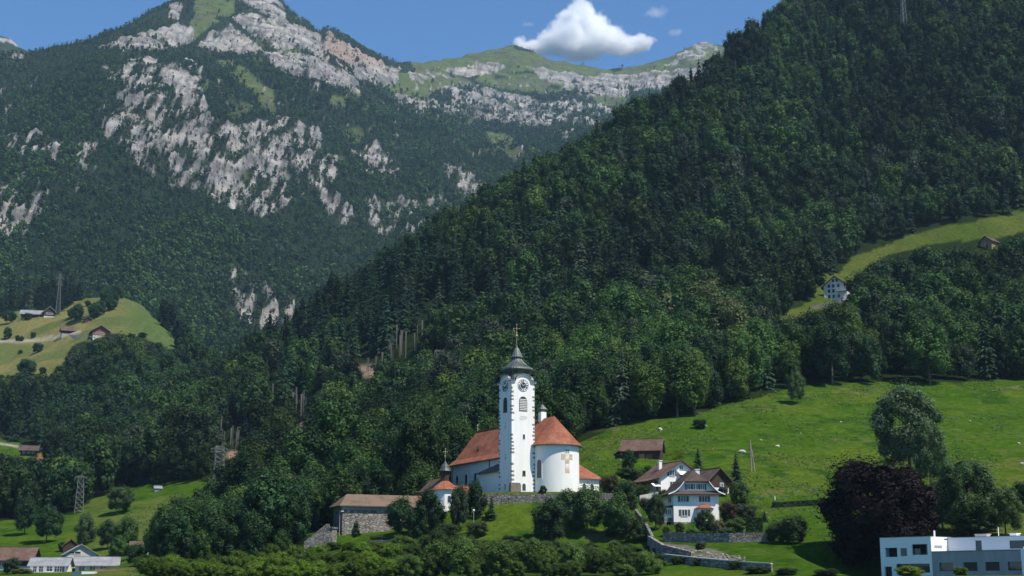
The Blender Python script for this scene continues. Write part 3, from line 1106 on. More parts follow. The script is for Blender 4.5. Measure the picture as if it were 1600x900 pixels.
# a further summit looking over the left shoulder
def far_ridge(name, pts, Y0, depth, cols=200, rowsn=50):
    px = np.linspace(pts[0][0], pts[-1][0], cols)
    top = np.interp(px, [p[0] for p in pts], [p[1] for p in pts])
    t = np.linspace(0, 1, rowsn)
    X = np.zeros((rowsn, cols)); Y = X.copy(); Z = X.copy()
    for i in range(cols):
        w = P(px[i], top[i], Y0)
        for j in range(rowsn):
            f = t[j] / .8
            y = Y0 - depth * (1 - f)
            z = w.z - (1 - f) * depth * .8 if f <= 1 else w.z - (f - 1) * depth * .8
            X[j, i], Y[j, i], Z[j, i] = w.x / w.y * y, y, z
    Z += (fbm(X / 60, Y / 60, 77, 4) - .5) * 70 * (1 - .7 * np.exp(-((t[:, None] - .8) / .06) ** 2))
    r = sstep(.5, .58, fbm(X / 70, Z / 35, 55, 4))
    A = mix(np.broadcast_to(np.array([.03, .042, .02]), X.shape + (3,)), (.36, .33, .30), r)
    tag(build_grid(name, X, Y, Z, A, M['mountain']), kind='structure')


far_ridge('mountain', [(-500, 60), (-200, 30), (-60, 40), (0, 56), (16, 60), (30, 72), (45, 80), (90, 96), (200, 130)], 4700, 700)

# ------------------------------------------------------------------ mountain forest
protos_far = []
for i in range(6):
    rg = np.random.default_rng(100 + i)
    q, t = conifer(rg, 16, 4.6, tiers=6, arms=5, sub=1, droop=.5, leaf=1.5)
    protos_far.append((q, t))
for i in range(4):
    rg = np.random.default_rng(120 + i)
    q, t = broadleaf(rg, 13, 8, nq=46, jit=.15, leaf=1.7, lobes=6, bottom=.05)
    protos_far.append((q, t))


def scatter(protos, idx, pos, rot, scl, tint):
    Qs, Ts = [], []
    for k, (q, t) in enumerate(protos):
        sel_ = np.where(idx == k)[0]
        if not len(sel_):
            continue
        c, s_ = np.cos(rot[sel_])[:, None, None], np.sin(rot[sel_])[:, None, None]
        sc = scl[sel_][:, None, None]
        x, y, z = q[None, ..., 0], q[None, ..., 1], q[None, ..., 2]
        out = np.stack([(x * c - y * s_) * sc[..., :] + pos[sel_, 0][:, None, None], (x * s_ + y * c) * sc + pos[sel_, 1][:, None, None], z * sc + pos[sel_, 2][:, None, None]], -1)
        Qs.append(out.reshape(-1, 4, 3).astype(np.float32))
        Ts.append((t[None] * tint[sel_][:, None, :]).reshape(-1, 3).astype(np.float32))
    return np.concatenate(Qs), np.concatenate(Ts)


# area-weighted random points on the mountain sheet
ax_, ay_, az_ = [np.stack([g[:-1, :-1], g[:-1, 1:], g[1:, :-1]], 0) for g in (MX, MY, MZ)]
e1 = np.stack([ax_[1] - ax_[0], ay_[1] - ay_[0], az_[1] - az_[0]], -1)
e2 = np.stack([ax_[2] - ax_[0], ay_[2] - ay_[0], az_[2] - az_[0]], -1)
area = np.linalg.norm(np.cross(e1, e2), axis=-1)
dens = np.ones_like(area)
rk_, tf_ = rock[:-1, :-1], turf[:-1, :-1]
dens *= (1 - rk_ * np.where(fpy[:-1, :-1] > 165, .60, .90)) * (1 - tf_ * .95)
ppx, ppy = fpx[:-1, :-1], fpy[:-1, :-1]
inview = (ppx > -140) & (ppx < 1320) & (ppy < 660) & (TT[:-1, :-1] < 4.12)
# hidden behind the wooded hill in front
ridge_line = np.interp(ppx, [0, 205, 280, 330, 430, 520, 600, 700, 800, 900, 1050, 1150, 1250], [492, 466, 560, 612, 552, 500, 448, 385, 328, 262, 180, 112, 30])
inview &= ppy < ridge_line + 25
tl = sstep(150, 120, ppy) * sstep(560, 640, ppx)       # tree line on the high ridge
sk = sstep(70, 40, ppy)
dens *= (1 - .85 * tl) * (1 - .5 * sk)
wgt = area * dens * inview / (MY[:-1, :-1] / 2500) ** 1.2
NT = 52000
cdf = np.cumsum(wgt.ravel())
pick = np.searchsorted(cdf, RNG.random(NT) * cdf[-1])
gi, gj = np.unravel_index(pick, wgt.shape)
fu, fv = RNG.random(NT)[:, None], RNG.random(NT)[:, None]
base = np.stack([MX[gi, gj], MY[gi, gj], MZ[gi, gj]], -1) + e1[gi, gj] * fu + e2[gi, gj] * fv
qx, qy = ppx[gi, gj], ppy[gi, gj]
decid = RNG.random(NT) < np.clip(.12 + .55 * sstep(.5, .62, fbm(base[:, 0] / 160, base[:, 2] / 160, 61, 3)) + .25 * sstep(330, 480, qy), 0, .8)
idx = np.where(decid, RNG.integers(6, 10, NT), RNG.integers(0, 6, NT))
scl = RNG.uniform(.7, 1.25, NT) * (1 - .35 * sstep(170, 90, qy)) * np.clip(base[:, 1] / 2700, .95, 1.35) * (1 - .4 * rock[gi, gj])
tint = np.where(decid[:, None], G_MID * 1.0, G_CON * 1.05) * RNG.uniform(.5, 1.75, (NT, 1))  # random tree tones, spread wide to paint in extra sun contrast
tint = tint * (1 + .9 * (fbm(base[:, 0] / 120, base[:, 2] / 120, 71, 3) - .5)[:, None])
base[:, 2] -= .4
Q, T = scatter(protos_far, idx, base, RNG.uniform(0, 6.28, NT), scl, tint)
fm_ = quads_mesh('forest', Q, T, M['leaf'])
o = link('forest', fm_)
tag(o, 'dark mixed forest covering the far mountainside between pale cliffs', 'forest', kind='stuff')
del Q, T

# ------------------------------------------------------------------ near forest candidates
SIGHT = [
    ([(676, 548), (697, 548), (697, 596), (676, 596)], 720),
    ([(331, 696), (353, 696), (353, 748), (331, 748)], 640),
    ([(455, 622), (488, 612), (488, 664), (455, 666)], 800), ([(414, 618), (432, 612), (432, 648), (414, 650)], 820), ([(606, 545), (662, 512), (662, 552), (612, 572)], 800),
    ([(338, 668), (398, 655), (398, 700), (340, 712)], 780), ([(556, 575), (596, 555), (600, 588), (560, 598)], 760),
    # silhouettes of the buildings as seen, with their distance
    ([(696, 775), (700, 722), (752, 668), (778, 668), (778, 500), (840, 500), (850, 640), (872, 642), (948, 735), (948, 778)], 340),
    ([(470, 850), (508, 800), (545, 768), (652, 766), (690, 695), (712, 695), (730, 770), (640, 835)], 328),
    ([(955, 738), (958, 684), (1036, 684), (1050, 718), (1148, 725), (1135, 845), (1030, 842), (1015, 770)], 330),
    ([(1276, 472), (1276, 424), (1338, 424), (1336, 472)], 690),
    ([(-20, 905), (-20, 850), (175, 846), (230, 842), (232, 868), (180, 905)], 400),
    ([(1525, 386), (1528, 360), (1560, 360), (1560, 386)], 760),
]
ridgeY = cv[5][0]
SLOPE = (ZN - CAMZ) / YY
HOR = np.maximum.accumulate(SLOPE, axis=0)
cand = []
Yc = 300.0
while Yc < 1560:
    sp_ = 6.6 + 3.0 * min(1, max(0, (Yc - 350) / 900))
    xs = np.arange(-.47 * Yc, .48 * Yc, sp_)
    cand.append(np.stack([xs + RNG.uniform(-.45, .45, len(xs)) * sp_, Yc + RNG.uniform(-.45, .45, len(xs)) * sp_], 1))
    Yc += sp_
C = np.concatenate(cand)
X, Y = C[:, 0], C[:, 1]
Z = gz(X, Y)
r = X / Y
C_ridge = np.interp(r, RG, ridgeY)
px, py = proj(X, Y, Z)
n_type = fbm(X / 90, Y / 90, 13, 3)
n_fine = fbm(X / 25, Y / 25, 17, 2)
con_p = .05 + .55 * sstep(.46, .6, n_type) * sstep(470, 620, Y) * (1 - sstep(1000, 1250, Y) * .4) + .6 * np.exp(-((py - 450) / 100) ** 2) * sstep(1150, 900, px) * sstep(540, 640, Y)
con_p = np.where((px < 330) & (Y < 700), con_p * .5, con_p)
kindv = RNG.random(len(X)) < con_p
hgt = np.where(kindv, RNG.uniform(16, 25, len(X)), RNG.uniform(13, 21.5, len(X))) * (.8 + .5 * n_fine) * RNG.choice([.62, .85, 1.0, 1.0, 1.1, 1.25], len(X))
hgt = np.where(Y < 420, hgt * .74, hgt)
tx, ty = proj(X, Y, Z + hgt * .92)
mx_, my_ = proj(X, Y, Z + hgt * .45)
keep = (Y < C_ridge + 35) & (px > -170) & (px < 1790) & (ty < 915)
jit = RNG.normal(0, 3, (2, len(X)))
for poly in OPEN:
    keep &= ~(inpoly(px + jit[0], py + jit[1], poly) & ((Y < 352) if poly is CHURCH_ZONE else True))
    if poly is not CHURCH_ZONE:
        keep &= ~inpoly(tx, ty + (0 if poly is UMEADOW else 4), poly)
        for fr_ in (.22, .45, .7):
            keep &= ~inpoly(*proj(X, Y, Z + hgt * fr_), poly)
        for dxp in (-14, 14):
            keep &= ~inpoly(tx + dxp * 400 / Y, my_, poly)
for poly, yb in SIGHT:
    for (ax2, ay2) in ((px, py), (tx, ty), (mx_, my_), (mx_ - 4000 / Y, my_), (mx_ + 4000 / Y, my_)):
        keep &= ~(inpoly(ax2, ay2, poly) & (Y < yb))
keep &= ~((Y < 318) & (px > 235))
_dx, _dy = X - CH_O.x, Y - CH_O.y
_lx, _ly = _dx * math.cos(CH_ROT) + _dy * math.sin(CH_ROT), -_dx * math.sin(CH_ROT) + _dy * math.cos(CH_ROT)
keep &= ~((_lx > -9) & (_lx < 29) & (_ly > -14) & (_ly < 45))
_cs = SITE['chapel']
keep &= np.hypot(X - _cs.x, Y - _cs.y - 4) > 11
_cs = SITE['stone_house']
keep &= ~((np.abs(X - _cs.x - 4) < 17) & (Y < _cs.y + 14))
keep &= ~((px > 740) & (px < 1010) & (Y < 372))
# thin the wood behind the church a little where pale scree shows
for (ax2, ay2, rr2) in ((572, 580, 18), (365, 712, 10), (470, 665, 10)):
    keep &= np.hypot(px - ax2, py - ay2) > rr2
# cull what the ground hides completely
fj = np.clip(((np.log(Y) - math.log(40)) / (math.log(1850) - math.log(40)) * (len(YG) - 1)).astype(int) - 3, 0, len(YG) - 1)
fi = np.clip(((r - RG[0]) / (RG[1] - RG[0])).astype(int), 0, len(RG) - 1)
keep &= (Z + hgt - CAMZ) / Y > HOR[fj, fi] - .002
FI = np.where(keep)[0]
X, Y, Z, hgt, kindv, px, py, tx, ty, n_type, n_fine = [a[FI] for a in (X, Y, Z, hgt, kindv, px, py, tx, ty, n_type, n_fine)]
NF = len(X)
print('forest trees', NF)

# prototype crowns: level 0 near, 1 middle, 2 far ; kinds b broadleaf, c conifer, p bare-stemmed pine
PROTO = {}
for i in range(6):
    PROTO['b0', i] = broadleaf(np.random.default_rng(200 + i), 15, 9.5, nq=5200, leaf=.27, lobes=17 + 2 * i, bottom=.1, pointy=.25 * (i % 3))
    PROTO['b1', i] = broadleaf(np.random.default_rng(220 + i), 15, 9.5, nq=3000, jit=.24, leaf=.31, lobes=15 + i, bottom=.08, pointy=.25 * (i % 3))
    PROTO['b2', i] = broadleaf(np.random.default_rng(240 + i), 15, 10.0, nq=1150, jit=.16, leaf=.47, lobes=12 + i, bottom=.06, pointy=.25 * (i % 3))
for i in range(4):
    PROTO['c0', i] = conifer(np.random.default_rng(300 + i), 19, 6.0, tiers=26, arms=14, sub=3, droop=.5)
    PROTO['c1', i] = conifer(np.random.default_rng(310 + i), 19, 6.2, tiers=21, arms=11, sub=2, droop=.55, leaf=1.1)
    PROTO['c2', i] = conifer(np.random.default_rng(320 + i), 19, 6.4, tiers=19, arms=9, sub=1, droop=.62, leaf=1.2)

# tint of every forest tree
tn = fbm(X / 60, Y / 60, 19, 3)
base_t = np.where(kindv[:, None], G_CON, G_MID)
tint = base_t * RNG.uniform(.7, 1.25, (NF, 1))
lt = (RNG.random(NF) < .05 + .30 * sstep(.5, .66, fbm(X / 75, Y / 75, 29, 3)) * (.5 + .5 * sstep(900, 500, Y))) & ~kindv
tint[lt] = G_LIGHT * RNG.uniform(.65, 1.0, (lt.sum(), 1))
dk = (RNG.random(NF) < .35) & ~kindv
tint[dk] = G_DARK * RNG.uniform(.9, 1.4, (dk.sum(), 1))
tint *= (.46 + .90 * sstep(.3, .68, tn))[:, None]
gr = (RNG.random(NF) < .05)
tint[gr] = G_GREY * RNG.uniform(.7, 1.0, (gr.sum(), 1))
# two yellowish flowering trees in the wood, as photographed
for ax2, ay2 in ((1042, 500), (1098, 495), (1125, 510)):
    d = np.hypot(tx - ax2 * 1.0, ty - (ay2 - 40)) + 1e3 * kindv
    for k in np.argsort(d)[:3]:
        tint[k] = np.array([.088, .118, .042])

# ---- the trees that show largest become things
N_IND = 205
front = np.zeros(NF, bool)
score = hgt / Y * np.where((px > -20) & (px < 1620) & (ty < 895) & (ty > -10), 1, 0)
order = np.argsort(-score)
ind = order[:N_IND]
isind = np.zeros(NF, bool)
isind[ind] = True

lev = np.where(Y < 560, 1, 2)
protos_l, pidx = [], np.zeros(NF, int)
keys = [('b1', i) for i in range(6)] + [('b2', i) for i in range(6)] + [('c1', i) for i in range(4)] + [('c2', i) for i in range(4)]
for k in keys:
    protos_l.append(PROTO[k])
rb = RNG.integers(0, 6, NF)
rc = RNG.integers(0, 4, NF)
pidx = np.where(kindv, np.where(lev == 1, 12 + rc, 16 + rc), np.where(lev == 1, rb, 6 + rb))
st = ~isind
scl = np.where(kindv, hgt / 19, hgt / 15)
Q, T = scatter(protos_l, pidx[st], np.stack([X, Y, Z - .5], 1)[st], RNG.uniform(0, 6.28, st.sum()), scl[st], tint[st])
# bare pale stems showing under the crowns along the lower edge of the pine wood
stems = []
stem_spots = [(470, 655, 12), (478, 650, 10), (463, 648, 14), (425, 640, 14), (392, 680, 10), (520, 640, 10), (620, 545, 13), (634, 560, 14), (652, 530, 12), (590, 570, 10), (360, 700, 10), (345, 690, 12), (385, 690, 11),
              (838, 300, 15), (822, 330, 14), (880, 330, 13), (1320, 110, 14), (1335, 112, 13), (1303, 112, 14), (1405, 215, 12), (1150, 430, 10), (1545, 260, 10), (505, 645, 14), (640, 350, 12), (700, 360, 12)]
srng = random.Random(5)
for (x0_, y0_, x1_, y1_, k_, hh) in ((455, 662, 487, 650, 9, 14), (414, 648, 432, 644, 5, 14), (608, 562, 662, 540, 13, 13), (340, 706, 398, 690, 13, 11), (556, 590, 598, 574, 6, 9), (815, 335, 885, 300, 9, 14), (1300, 116, 1340, 108, 6, 15), (680, 380, 720, 350, 6, 12)):
    for i_ in range(k_):
        f_ = srng.random()
        stem_spots.append((x0_ + (x1_ - x0_) * f_, y0_ + (y1_ - y0_) * f_ + srng.uniform(-4, 4), hh * srng.uniform(.7, 1.1)))
for (sx, sy, hh) in stem_spots:
    w = hit(sx, sy, 380)
    hm = hh * 1.0
    rr_ = .13 * w.y / 600
    a = [w + Vector((dx2 * rr_, dy2 * rr_, -1)) for dx2, dy2 in ((-1, -1), (1, -1), (1, 1), (-1, 1))]
    b = [p + Vector((random.uniform(-.6, .6), 0, hm + 1)) for p in a]
    for i in range(4):
        stems.append([a[i], a[(i + 1) % 4], b[(i + 1) % 4], b[i]])
Qs = np.array([[tuple(v) for v in q] for q in stems], dtype=np.float32)
Ts = np.full((len(stems), 3), .15, np.float32) * np.array([1.1, 1.0, .88])
Q, T = np.concatenate([Q, Qs]), np.concatenate([T, Ts])
print('near forest quads', len(Q))
o = link('forest', quads_mesh('forest', Q, T, M['leaf']))
tag(o, 'dense green mixed forest covering the steep hillside behind the white church', 'forest', kind='stuff')
del Q, T

# ---- individual trees
TREE_MESH = {}


def tree_meshes(kind, i, pale=False):
    key = (kind, i, pale)
    if key not in TREE_MESH:
        q, t = PROTO[kind, i]
        cm = quads_mesh('crown', q, t, M['leaf'])
        rg = random.Random(i + 11)
        h = 15 if kind[0] == 'b' else 19
        mb = trunk_mb(h, .28 if kind[0] == 'b' else .26, rg, 6 if kind[0] == 'b' else 0, .8 if kind[0] == 'b' else .95)
        tm = bpy.data.meshes.new('trunk')
        tm.from_pydata(mb.v, [], mb.f)
        tm.materials.append(M['bark_pale'] if pale else M['bark'])
        TREE_MESH[key] = (cm, tm, h)
    return TREE_MESH[key]


def plant(name, label, cat, group, loc, h, w, col, kind='b0', i=0, trunk=True, rz=None):
    cm, tm, hp = tree_meshes(kind, i)
    wp = 9.5 if kind[0] == 'b' else 6.0
    t = thing(name, loc, random.uniform(0, 6.28) if rz is None else rz, label, cat, group)
    sx = w / wp
    sz = h / hp
    c = link('crown', cm, t)
    c.scale = (sx, sx, sz)
    c.color = (*[float(v) for v in col], 1)
    if trunk:
        k = link('trunk', tm, t)
        k.scale = (sz, sz, sz)
    return t


def zone(ax2, ay2, Yv):
    if ax2 < 240:
        return 'around the small lattice-pylon meadow' if ay2 > 700 else 'in the wood below the chalet spur'
    if ax2 < 480:
        return 'in the wood between pylon meadow and stone-walled building' if ay2 > 700 else 'in the wood at the foot of the dark hill'
    if ax2 < 700:
        return 'in the wood behind the long brown-roofed stone building'
    if ax2 < 880:
        return 'in the wood directly behind the church'
    if ax2 < 1110:
        return 'at the wood edge between church and timber barn'
    if ax2 < 1290:
        return 'at the wood edge above the main meadow'
    return 'in the wood between main meadow and upper white house'


for k in ind:
    con = bool(kindv[k])
    zz = zone(px[k], py[k], Y[k])
    if con:
        nm, lab = 'conifer_tree', 'dark green pointed conifer ' + zz
    elif lt[k]:
        nm, lab = 'broadleaf_tree', 'bright green broadleaf tree ' + zz
    elif dk[k]:
        nm, lab = 'broadleaf_tree', 'dark green broadleaf tree ' + zz
    else:
        nm, lab = 'broadleaf_tree', 'green round-crowned broadleaf tree ' + zz
    plant(nm, lab, 'tree', lab.replace('tree', 'trees').replace('conifer', 'conifers'), (X[k], Y[k], Z[k] - .3), hgt[k], hgt[k] * (.32 if con else RNG.uniform(.58, .72)), tint[k], ('c0' if con else 'b0'), int(rc[k] if con else rb[k]))

# ================================================================== trees and shrubs picked out by the photograph
def plant_px(name, label, cat, pxb, pyb, pyt, wpx, col, kind='b0', i=0, group=None, trunk=True, Yfix=None, ymin=200.):
    if Yfix:
        w = P(pxb, pyb, Yfix)
        w = Vector((w.x, w.y, float(gz(w.x, w.y))))
    else:
        w = hit(pxb, pyb, ymin)
    top = P(pxb, pyt, w.y)
    h = max(.5, top.z - w.z)
    return plant(name, label, cat, group, w - Vector((0, 0, .15)), h, wpx * w.y / F * 1.0, np.asarray(col) * (1.0 if col is COPPER else 1.4), kind, i, trunk)


COPPER = np.array([.0105, .0060, .0050])
# the purple beech: a broad, low-skirted crown of its own
PROTO['b0', 50] = broadleaf(np.random.default_rng(501), 15, 9.5, nq=18000, leaf=.135, lobes=60, bottom=.05, rs=1.02, rv=(.6, .78))
PROTO['b0', 51] = broadleaf(np.random.default_rng(502), 15, 9.5, nq=14000, leaf=.14, lobes=56, bottom=.06, pointy=.3, rs=.84, core=18)
PROTO['b0', 52] = broadleaf(np.random.default_rng(503), 15, 9.5, nq=9000, leaf=.17, lobes=38, bottom=.10, pointy=.45, rs=.78, core=14)
PROTO['b0', 53] = broadleaf(np.random.default_rng(504), 15, 9.5, nq=4200, leaf=.32, lobes=16, bottom=.0)
PROTO['b0', 54] = broadleaf(np.random.default_rng(505), 15, 9.5, nq=4200, leaf=.32, lobes=14, bottom=.02, pointy=.7)
BT = 'broadleaf_tree'
plant_px(BT, 'huge dark purple copper beech beside the flat-roofed white building', 'tree', 1380, 893, 714, 186, COPPER, 'b0', 50, Yfix=268)
plant_px(BT, 'tall grey-green ash standing on the meadow behind the copper beech', 'tree', 1422, 745, 596, 118, np.array([.066, .102, .044]), 'b0', 51)
plant_px(BT, 'grey-green willow-like tree to one side of the tall ash, behind the copper beech', 'tree', 1455, 765, 655, 62, np.array([.058, .094, .038]), 'b0', 52)
plant_px(BT, 'mid-green tree with full crown behind the white flat-roofed building', 'tree', 1512, 838, 710, 104, np.array([.045, .080, .028]), 'b0', 51)
plant_px(BT, 'green understorey tree filling the gap between copper beech and full-crowned tree', 'tree', 1474, 842, 748, 66, np.array([.042, .072, .026]), 'b0', 52, Yfix=292)
plant_px(BT, 'low leafy tree between full-crowned tree and low bright green tree', 'tree', 1545, 842, 768, 58, np.array([.04, .07, .022]), 'b0', 51, Yfix=290)
plant_px('shrub', 'wide shrub behind the roof vents of the flat-roofed house', 'bush', 1518, 846, 806, 70, np.array([.036, .062, .02]), 'b0', 53, trunk=False, Yfix=284)
plant_px(BT, 'low bright green tree at the picture edge above the flat roof', 'tree', 1572, 838, 758, 66, np.array([.05, .085, .026]), 'b0', 52)
plant_px(BT, 'dark green bushy tree half out of the frame above the flat roof', 'tree', 1610, 800, 752, 60, G_DARK * 1.3, 'b0', 1)
plant_px('shrub', 'round dark green bush standing alone on the meadow beside the garden wall', 'bush', 1243, 850, 806, 42, np.array([.026, .050, .016]), 'b0', 53, trunk=False)
plant_px('shrub', 'spreading bush between the garden wall end and the round lone bush', 'bush', 1214, 848, 816, 40, np.array([.036, .062, .02]), 'b0', 53, trunk=False)
plant_px('shrub', 'small pointed shrub on the lawn above the clipped hedge block', 'bush', 1195, 815, 795, 12, G_CON, 'c0', 1, trunk=False)
plant_px('conifer_tree', 'small slim spruce behind the roof of the gabled chalet', 'tree', 1091, 732, 697, 17, G_CON * 1.1, 'c0', 0)
plant_px('conifer_tree', 'dark bushy spruce beside the small dark timber barn', 'tree', 1151, 765, 705, 26, G_CON * .9, 'c0', 1)
plant_px(BT, 'leafy garden tree below the spruce, beside the white villa', 'tree', 1157, 800, 752, 38, np.array([.045, .08, .022]), 'b0', 2)
plant_px('shrub', 'red-brown leaved shrub at the villa corner', 'bush', 1140, 815, 785, 34, np.array([.05, .038, .022]), 'b0', 53, trunk=False)
plant_px('shrub', 'grey-green shrub on the lawn behind the clipped hedge block', 'bush', 1165, 812, 788, 36, np.array([.05, .07, .04]), 'b0', 53, trunk=False)
plant_px('shrub', 'light green rounded garden bush next to the clipped hedge block', 'bush', 1148, 836, 810, 36, np.array([.06, .10, .028]), 'b0', 53, trunk=False)
plant_px(BT, 'dark small tree growing in front of the villa bay window', 'tree', 1103, 836, 796, 36, np.array([.03, .055, .02]), 'b0', 2, trunk=False)
plant_px('shrub', 'low garden shrub under the villa ground-floor window', 'bush', 1062, 834, 816, 16, np.array([.035, .06, .02]), 'b0', 53, trunk=False)
plant_px('shrub', 'flowering shrub at the lake-side corner of the villa', 'bush', 1122, 838, 812, 22, np.array([.09, .09, .05]), 'b0', 53, trunk=False)
plant_px(BT, 'dark garden tree in front of the villa side annexe and arch', 'tree', 1025, 828, 770, 32, np.array([.03, .052, .022]), 'b0', 0)
plant_px(BT, 'dark tree hiding the lean-to of the timber barn', 'tree', 984, 737, 703, 22, G_DARK * 1.1, 'b0', 54)
plant_px(BT, 'dark round tree below the timber barn, above the chalet', 'tree', 1012, 752, 727, 18, G_DARK * 1.2, 'b0', 54)
plant_px('shrub', 'mid-green wide bush below the timber barn', 'bush', 985, 752, 732, 46, np.array([.04, .066, .024]), 'b0', 53, trunk=False)
plant_px('shrub', 'autumn-brown shrub beside the low church annexe', 'bush', 952, 770, 742, 30, np.array([.065, .055, .022]), 'b0', 53, trunk=False)
plant_px(BT, 'dark full tree between the church annexe and the villa steps', 'tree', 978, 812, 752, 52, np.array([.028, .052, .018]), 'b0', 1, Yfix=322)
plant_px(BT, 'lighter green tree on the slope below the dark full tree', 'tree', 965, 838, 772, 52, np.array([.045, .085, .024]), 'b0', 4, Yfix=312)
plant_px('shrub', 'bushy green shrub at the foot of the villa steps', 'bush', 990, 848, 806, 36, np.array([.035, .06, .02]), 'b0', 53, trunk=False)
plant_px(BT, 'bright green round tree in front of the church apse wall', 'tree', 918, 836, 758, 60, np.array([.05, .088, .026]), 'b0', 2, Yfix=316)
plant_px(BT, 'dark green dense tree on the lawn below the church apse', 'tree', 862, 842, 778, 58, np.array([.022, .044, .016]), 'b0', 3, Yfix=312)
plant_px(BT, 'mid-green tree between the dark lawn tree and the bright round tree', 'tree', 888, 838, 764, 56, np.array([.04, .07, .026]), 'b0', 5, Yfix=318)
plant_px('shrub', 'small dark sapling growing on the church terrace wall', 'bush', 849, 778, 758, 13, G_DARK, 'b0', 54, trunk=False, Yfix=332.8)
plant_px('yew_tree', 'dark column-shaped yew on the terrace next to the chapel', 'tree', 742, 800, 752, 34, G_DARK * .75, 'b0', 54, Yfix=326)
plant_px('yew_tree', 'dark broad yew standing under the turreted chapel', 'tree', 671, 830, 766, 50, G_DARK * .7, 'b0', 54, Yfix=322)
plant_px('yew_tree', 'grey-green leaning tree between the two dark yews', 'tree', 717, 826, 758, 40, np.array([.034, .055, .026]), 'b0', 1, Yfix=320)
plant_px(BT, 'leafy bush-tree covering the end of the rubble stone wall', 'tree', 627, 832, 776, 50, np.array([.032, .06, .022]), 'b0', 4, Yfix=324)
plant_px('shrub', 'low dark shrub joining the bush-tree and the broad yew', 'bush', 650, 836, 800, 34, G_DARK, 'b0', 53, trunk=False, Yfix=320)
plant_px('conifer_tree', 'young slim yew alone on the lawn under the church terrace', 'tree', 768, 812, 772, 18, G_DARK, 'c0', 2)
plant_px('shrub', 'small dark shrub throwing a shadow on the lawn under the terrace', 'bush', 764, 812, 798, 16, G_DARK, 'b0', 53, trunk=False)
plant_px('conifer_tree', 'tiny slim conifer in front of the rubble stone wall', 'tree', 557, 837, 808, 15, G_CON, 'c0', 3)
plant_px('shrub', 'pale green round shrub beside the stone stairs', 'bush', 488, 832, 816, 22, np.array([.08, .10, .03]), 'b0', 53, trunk=False)
plant_px('shrub', 'green shrub growing in front of the stone stairs', 'bush', 506, 848, 828, 18, np.array([.04, .07, .022]), 'b0', 53, trunk=False)
plant_px(BT, 'lone spreading tree casting a shadow on the hay meadow', 'tree', 187, 803, 757, 46, np.array([.045, .08, .026]), 'b0', 51, ymin=350)
plant_px(BT, 'poplar-shaped tree behind the grey gabled house', 'tree', 132, 850, 803, 31, np.array([.046, .076, .03]), 'b0', 54, ymin=350)
plant_px(BT, 'very dark tree on the flat meadow behind the brown-roofed barn', 'tree', 38, 836, 778, 40, G_DARK, 'b0', 1, ymin=350)
plant_px(BT, 'dark leaning tree in front of the very dark meadow tree', 'tree', 72, 848, 790, 46, G_DARK * 1.25, 'b0', 3, ymin=350)
plant_px('shrub', 'small bush beside the grey gabled house garden', 'bush', 97, 862, 846, 16, np.array([.05, .08, .025]), 'b0', 53, trunk=False, ymin=350)
plant_px('shrub', 'dark green bush in front of the brown-roofed barn wall', 'bush', 16, 905, 872, 30, np.array([.035, .06, .026]), 'b0', 53, trunk=False, Yfix=372)
plant_px('shrub', 'yellow-green bush between barn and white low house', 'bush', 35, 908, 888, 34, np.array([.10, .11, .025]), 'b0', 53, trunk=False, Yfix=365)
plant_px(BT, 'pale tree standing out at the top edge of the main meadow', 'tree', 1246, 632, 580, 32, np.array([.06, .10, .03]), 'b0', 52)
plant_px('shrub', 'dark bush alone high on the main meadow', 'bush', 1094, 670, 655, 22, G_DARK, 'b0', 53, trunk=False)
plant_px(BT, 'bright yellow-green garden tree in front of the white block', 'tree', 1421, 910, 884, 46, np.array([.11, .16, .02]), 'b0', 53, Yfix=232)
plant_px(BT, 'green tip of a tree in front of the grey rendered wall', 'tree', 1503, 912, 885, 24, np.array([.06, .11, .02]), 'b0', 53, Yfix=230)
plant_px('shrub', 'dark shrub on the ledge above the flat roof end', 'bush', 1576, 780, 760, 22, G_DARK, 'b0', 53, trunk=False)
for (a, b, c, d, col, lab) in ((168, 858, 812, 34, G_DARK * 1.5, 'dark tree between the poplar-shaped tree and the cottage'), (196, 868, 806, 42, G_MID, 'green tree standing over the awning house roof'), (185, 878, 836, 30, G_MID * 1.2, 'bright tree close behind the awning house'),
                               (212, 885, 848, 34, G_DARK * 1.6, 'dark tree below the tiny white cottage'), (236, 872, 828, 36, G_MID, 'green tree on the far side of the tiny white cottage'), (226, 905, 866, 40, G_MID * 1.1, 'leafy tree above the reddish roof at the bottom edge')):
    plant_px(BT, lab, 'tree', a, b, c, d, np.array(col), 'b0', a % 6, ymin=340)
